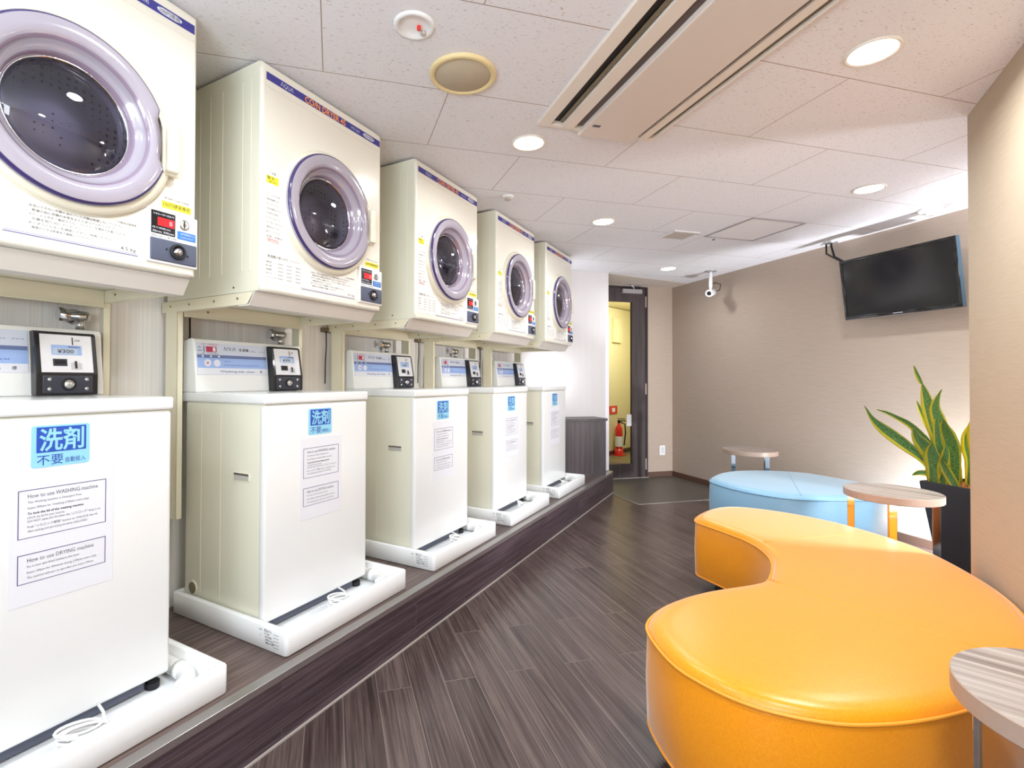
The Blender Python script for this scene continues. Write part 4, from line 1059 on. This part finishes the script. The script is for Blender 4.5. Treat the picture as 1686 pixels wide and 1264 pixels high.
sofa('curved_sofa', ORANGE, 'orange_fabric', 'orange_piping', 'orange kidney-shaped upholstered bench seat with a rounded notch', [((.018, 2.11), (.495, 1.850)), ((.001, 2.585), (.36, 2.93))],
     [(-.20, 1.60), (.0, 1.44), (.30, 1.65), (.55, 2.0), (.60, 2.5), (.35, 2.95), (0, 3.15), (-.20, 3.0), (.12, 2.3)])
BLUE = [(-.335, 4.14), (-.316, 4.030), (-.194, 3.875), (-.081, 3.791), (.025, 3.745), (.123, 3.722), (.221, 3.737), (.367, 3.798), (.480, 3.866), (.590, 3.955), (.680, 4.08), (.712, 4.22), (.690, 4.36),
        (.608, 4.470), (.541, 4.541), (.397, 4.666), (.282, 4.727), (.095, 4.714), (-.098, 4.622), (-.225, 4.500), (-.305, 4.330)]
sofa('oval_sofa', BLUE, 'blue_fabric', 'blue_piping', 'light blue oval upholstered bench seat behind the orange one', [((.165, 4.70), (.205, 3.735))],
     [(-.22, 4.2), (.12, 3.85), (.55, 4.05), (.58, 4.35), (.2, 4.6), (-.1, 4.45)])

# side tables
def side_table(leg0, uang, hw=.0155):
    root = empty('side_table', (0, 0, 0)); h = .53; r = .207
    m = MB(); m.lathe([(.0005, h - .038), (r - .003, h - .038), (r, h - .035), (r, h - .002), (r - .002, h), (.0005, h)], 'table_wood', (0, 0, 0), 'z', 72, smooth=False, mats=['table_edge', 'table_edge', 'table_edge', 'table_edge', 'table_wood']); m.build('tabletop', root)
    U = Vector((math.cos(uang), math.sin(uang), 0)); V = Vector((-U.y, U.x, 0))
    for k in range(4):
        a_ = leg0 + k * PI / 2; c, s_ = math.cos(a_), math.sin(a_); m = MB()
        m.obox((.172 * c, .172 * s_, 0), U, V, hw, .0045, 0.0005, h - .0385, 'chrome', .001, 1); m.build('leg', root)
    return root
t1 = side_table(PI / 4, .12); t2 = side_table(.02, 0); t3 = side_table(PI / 4 + .2, 1.0, .012)
t1.location = (-.094, 4.86, 0); t1.rotation_euler.z = TH - .02 - .46
t2.location = (.585, 3.42, 0); t2.rotation_euler.z = TH - .69
t3.location = (.515, 1.30, 0); t3.rotation_euler.z = .1; t3.scale = (.985, .985, 1.035)
tag(t1, 'small round wood-top table with metal legs behind the light blue seat', 'side table', 'round side tables')
tag(t2, 'round wood-top table with metal legs between orange seat and plant', 'side table', 'round side tables')
tag(t3, 'round wood-top table at the lower right corner, beside the orange seat', 'side table', 'round side tables')

# ================================================================== snake plant
pl = empty('potted_snake_plant', PQ(-2.045, 3.505, 0)); tag(pl, 'snake plant with yellow-edged leaves in a tall charcoal square pot', 'plant')
def ppart(name, m_, parent=pl):
    o = m_.build(name, parent); return o
m = MB()
def sqr(h, z):   # square ring in the plant's own axes, D1 and D2 directions
    return [m.bm.verts.new(tuple(D1 * (sx * h) + D2 * (sy * h) + Vector((0, 0, z)))) for sx, sy in ((-1, -1), (1, -1), (1, 1), (-1, 1))]
rr_ = [sqr(.108, .0), sqr(.167, .505), sqr(.167, .52), sqr(.150, .52), sqr(.146, .47)]
fs = []
for A, Bv in zip(rr_, rr_[1:]):
    for i in range(4): fs.append(m.bm.faces.new((A[i], A[(i + 1) % 4], Bv[(i + 1) % 4], Bv[i])))
fs.append(m.bm.faces.new(rr_[0])); bmesh.ops.recalc_face_normals(m.bm, faces=fs); m._set(fs, 'pot_charcoal')
bmesh.ops.bevel(m.bm, geom=list(m.bm.edges), offset=.003, segments=2, affect='EDGES'); pt = ppart('pot', m)
m = MB(); rnd = random.Random(5)
m.prism([(v.x, v.y) for v in (-D1 * .145 - D2 * .145, D1 * .145 - D2 * .145, D1 * .145 + D2 * .145, -D1 * .145 + D2 * .145)], 'z', .48, .503, 'coir')
for k in range(70):
    a_ = rnd.uniform(0, 2 * PI); p = D1 * rnd.uniform(-.13, .13) + D2 * rnd.uniform(-.14, .13); q = Vector((math.cos(a_), math.sin(a_), 0)) * rnd.uniform(.02, .05)
    m.tube([p + Vector((0, 0, .500)), p + q * .5 + Vector((0, 0, .515 + rnd.uniform(0, .02))), p + q + Vector((0, 0, .503))], .0016, 'coir', 4)
cm_ = ppart('coir_mulch', m); tag(cm_, 'brown coconut fibre on the soil')

def leaf(path, wid, t0, t1, face=0.0, twist=0.0, depth=.35, n=22):
    """path: (s along D1, z) points; wid: width per station; t: offset along D2 from root to tip; face: turn of the blade"""
    P = []
    k = len(path) - 1
    for i in range(n + 1):
        u = i / n * k; j = min(int(u), k - 1); t = u - j
        p0 = path[max(j - 1, 0)]; p1 = path[j]; p2 = path[j + 1]; p3 = path[min(j + 2, k)]
        c = [.5 * ((2 * p1[a]) + (p2[a] - p0[a]) * t + (2 * p0[a] - 5 * p1[a] + 4 * p2[a] - p3[a]) * t * t + (3 * p1[a] - p0[a] - 3 * p2[a] + p3[a]) * t ** 3) for a in (0, 1)]
        P.append(D1 * c[0] + D2 * (t0 + (t1 - t0) * (i / n)) + Vector((0, 0, c[1])))
    kw = len(wid) - 1
    m = MB(); uvl = m.bm.loops.layers.uv.new('UVMap'); rows = []; wid = [x * 1.36 for x in wid]; face *= .35; twist *= .4
    NW = 6
    for i in range(n + 1):
        T = (P[min(i + 1, n)] - P[max(i - 1, 0)]).normalized(); u = i / n * kw; j = min(int(u), kw - 1); wv = wid[j] + (wid[j + 1] - wid[j]) * (u - j)
        ref = D2 * -1; side = T.cross(ref); side = side.normalized() if side.length > 1e-4 else D1; nrm = side.cross(T).normalized()
        a_ = face + twist * i / n; s2 = side * math.cos(a_) + nrm * math.sin(a_); n2 = s2.cross(T).normalized()
        row_ = []
        for e in range(NW + 1):
            v = e / NW * 2 - 1; row_.append((m.bm.verts.new(P[i] + s2 * (v * wv / 2) + n2 * (depth * wv * (v * v - .5) * .5)), e / NW, i / n))
        rows.append(row_)
    for A, Bv in zip(rows, rows[1:]):
        for e in range(NW):
            qd = (A[e], A[e + 1], Bv[e + 1], Bv[e]); f = m.bm.faces.new([q[0] for q in qd]); f.smooth = True
            for lp, q in zip(f.loops, qd): lp[uvl].uv = (q[1], q[2] * 3)
    bmesh.ops.solidify(m.bm, geom=list(m.bm.faces), thickness=.0022)
    m._set(m.bm.faces, 'variegated_leaf'); return ppart('leaf', m)
W9 = [.022, .045, .052, .055, .048, .034, .003]
leaf([(-.14, .50), (-.149, .67), (-.176, .794), (-.197, .894), (-.219, 1.009), (-.236, 1.086)], [.026, .040, .052, .060, .062, .056, .034, .006], .0, -.03, .1)
leaf([(-.236, 1.083), (-.243, 1.101), (-.264, 1.158), (-.276, 1.201)], [.006, .022, .028, .020, .002], -.03, -.04, .9, .3, n=12)
leaf([(-.118, .50), (-.101, .708), (-.106, .788), (-.127, .874), (-.142, .942), (-.126, 1.006), (-.102, 1.056)], [.026, .040, .055, .062, .056, .040, .016, .002], -.05, -.08, -.15, .3)
leaf([(-.150, .50), (-.183, .57), (-.227, .640), (-.29, .696), (-.362, .754), (-.431, .809), (-.476, .861), (-.502, .922), (-.509, .943)], [.022, .030, .040, .055, .066, .066, .050, .026, .010, .002], -.02, -.14, .35, .5)
leaf([(-.146, .50), (-.183, .601), (-.227, .711), (-.272, .771), (-.331, .831), (-.393, .867), (-.456, .897), (-.516, .914)], [.022, .032, .044, .048, .044, .034, .026, .016, .003], .04, -.02, .9, .4)
leaf([(-.14, .50), (-.204, .694), (-.249, .786), (-.295, .848), (-.328, .918), (-.355, .977)], [.022, .036, .046, .040, .026, .024, .003], .08, .10, .3, .5)
leaf([(-.13, .50), (-.155, .638), (-.182, .71), (-.215, .764), (-.229, .827)], [.030, .050, .066, .070, .056, .034, .003], -.06, -.12, .15)
leaf([(-.124, .50), (-.112, .613), (-.117, .687), (-.111, .744)], [.034, .058, .072, .066, .040, .003], -.12, -.145, -.1)
leaf([(-.071, .50), (-.076, .65), (-.096, .752), (-.100, .863), (-.095, .886)], [.030, .044, .050, .046, .034, .018, .003], -.11, -.13, .75, -.3)
leaf([(-.05, .50), (-.05, .683), (-.066, .774), (-.080, .834), (-.082, .884)], [.030, .050, .062, .056, .036, .003], -.06, -.10, -.35)
leaf([(-.155, .50), (-.165, .531), (-.205, .535), (-.245, .539), (-.291, .534), (-.33, .511)], [.010, .018, .030, .034, .026, .003], .03, .02, 1.2, n=14)
leaf([(-.10, .50), (-.118, .60), (-.152, .70), (-.172, .78)], [.030, .046, .052, .040, .003], .05, .08, .3)
leaf([(-.16, .50), (-.20, .60), (-.27, .665), (-.325, .72)], [.018, .026, .034, .030, .003], .05, .06, .8)
leaf([(-.02, .50), (-.01, .65), (-.03, .76), (-.02, .87)], [.030, .050, .062, .050, .003], .0, .02, .2)
leaf([(.03, .50), (.05, .68), (.04, .82), (.07, .95)], [.030, .050, .060, .050, .003], -.04, -.06, -.3)
leaf([(.07, .50), (.11, .64), (.17, .77), (.26, .86)], [.030, .048, .056, .044, .003], -.02, -.04, .4)
leaf([(-.07, .50), (-.07, .60), (-.05, .68), (-.045, .74)], [.028, .044, .046, .034, .003], -.125, -.14, .4)
leaf([(.0, .50), (-.03, .56), (-.055, .62), (-.065, .66)], [.024, .036, .036, .026, .003], -.125, -.15, -.5, n=14)
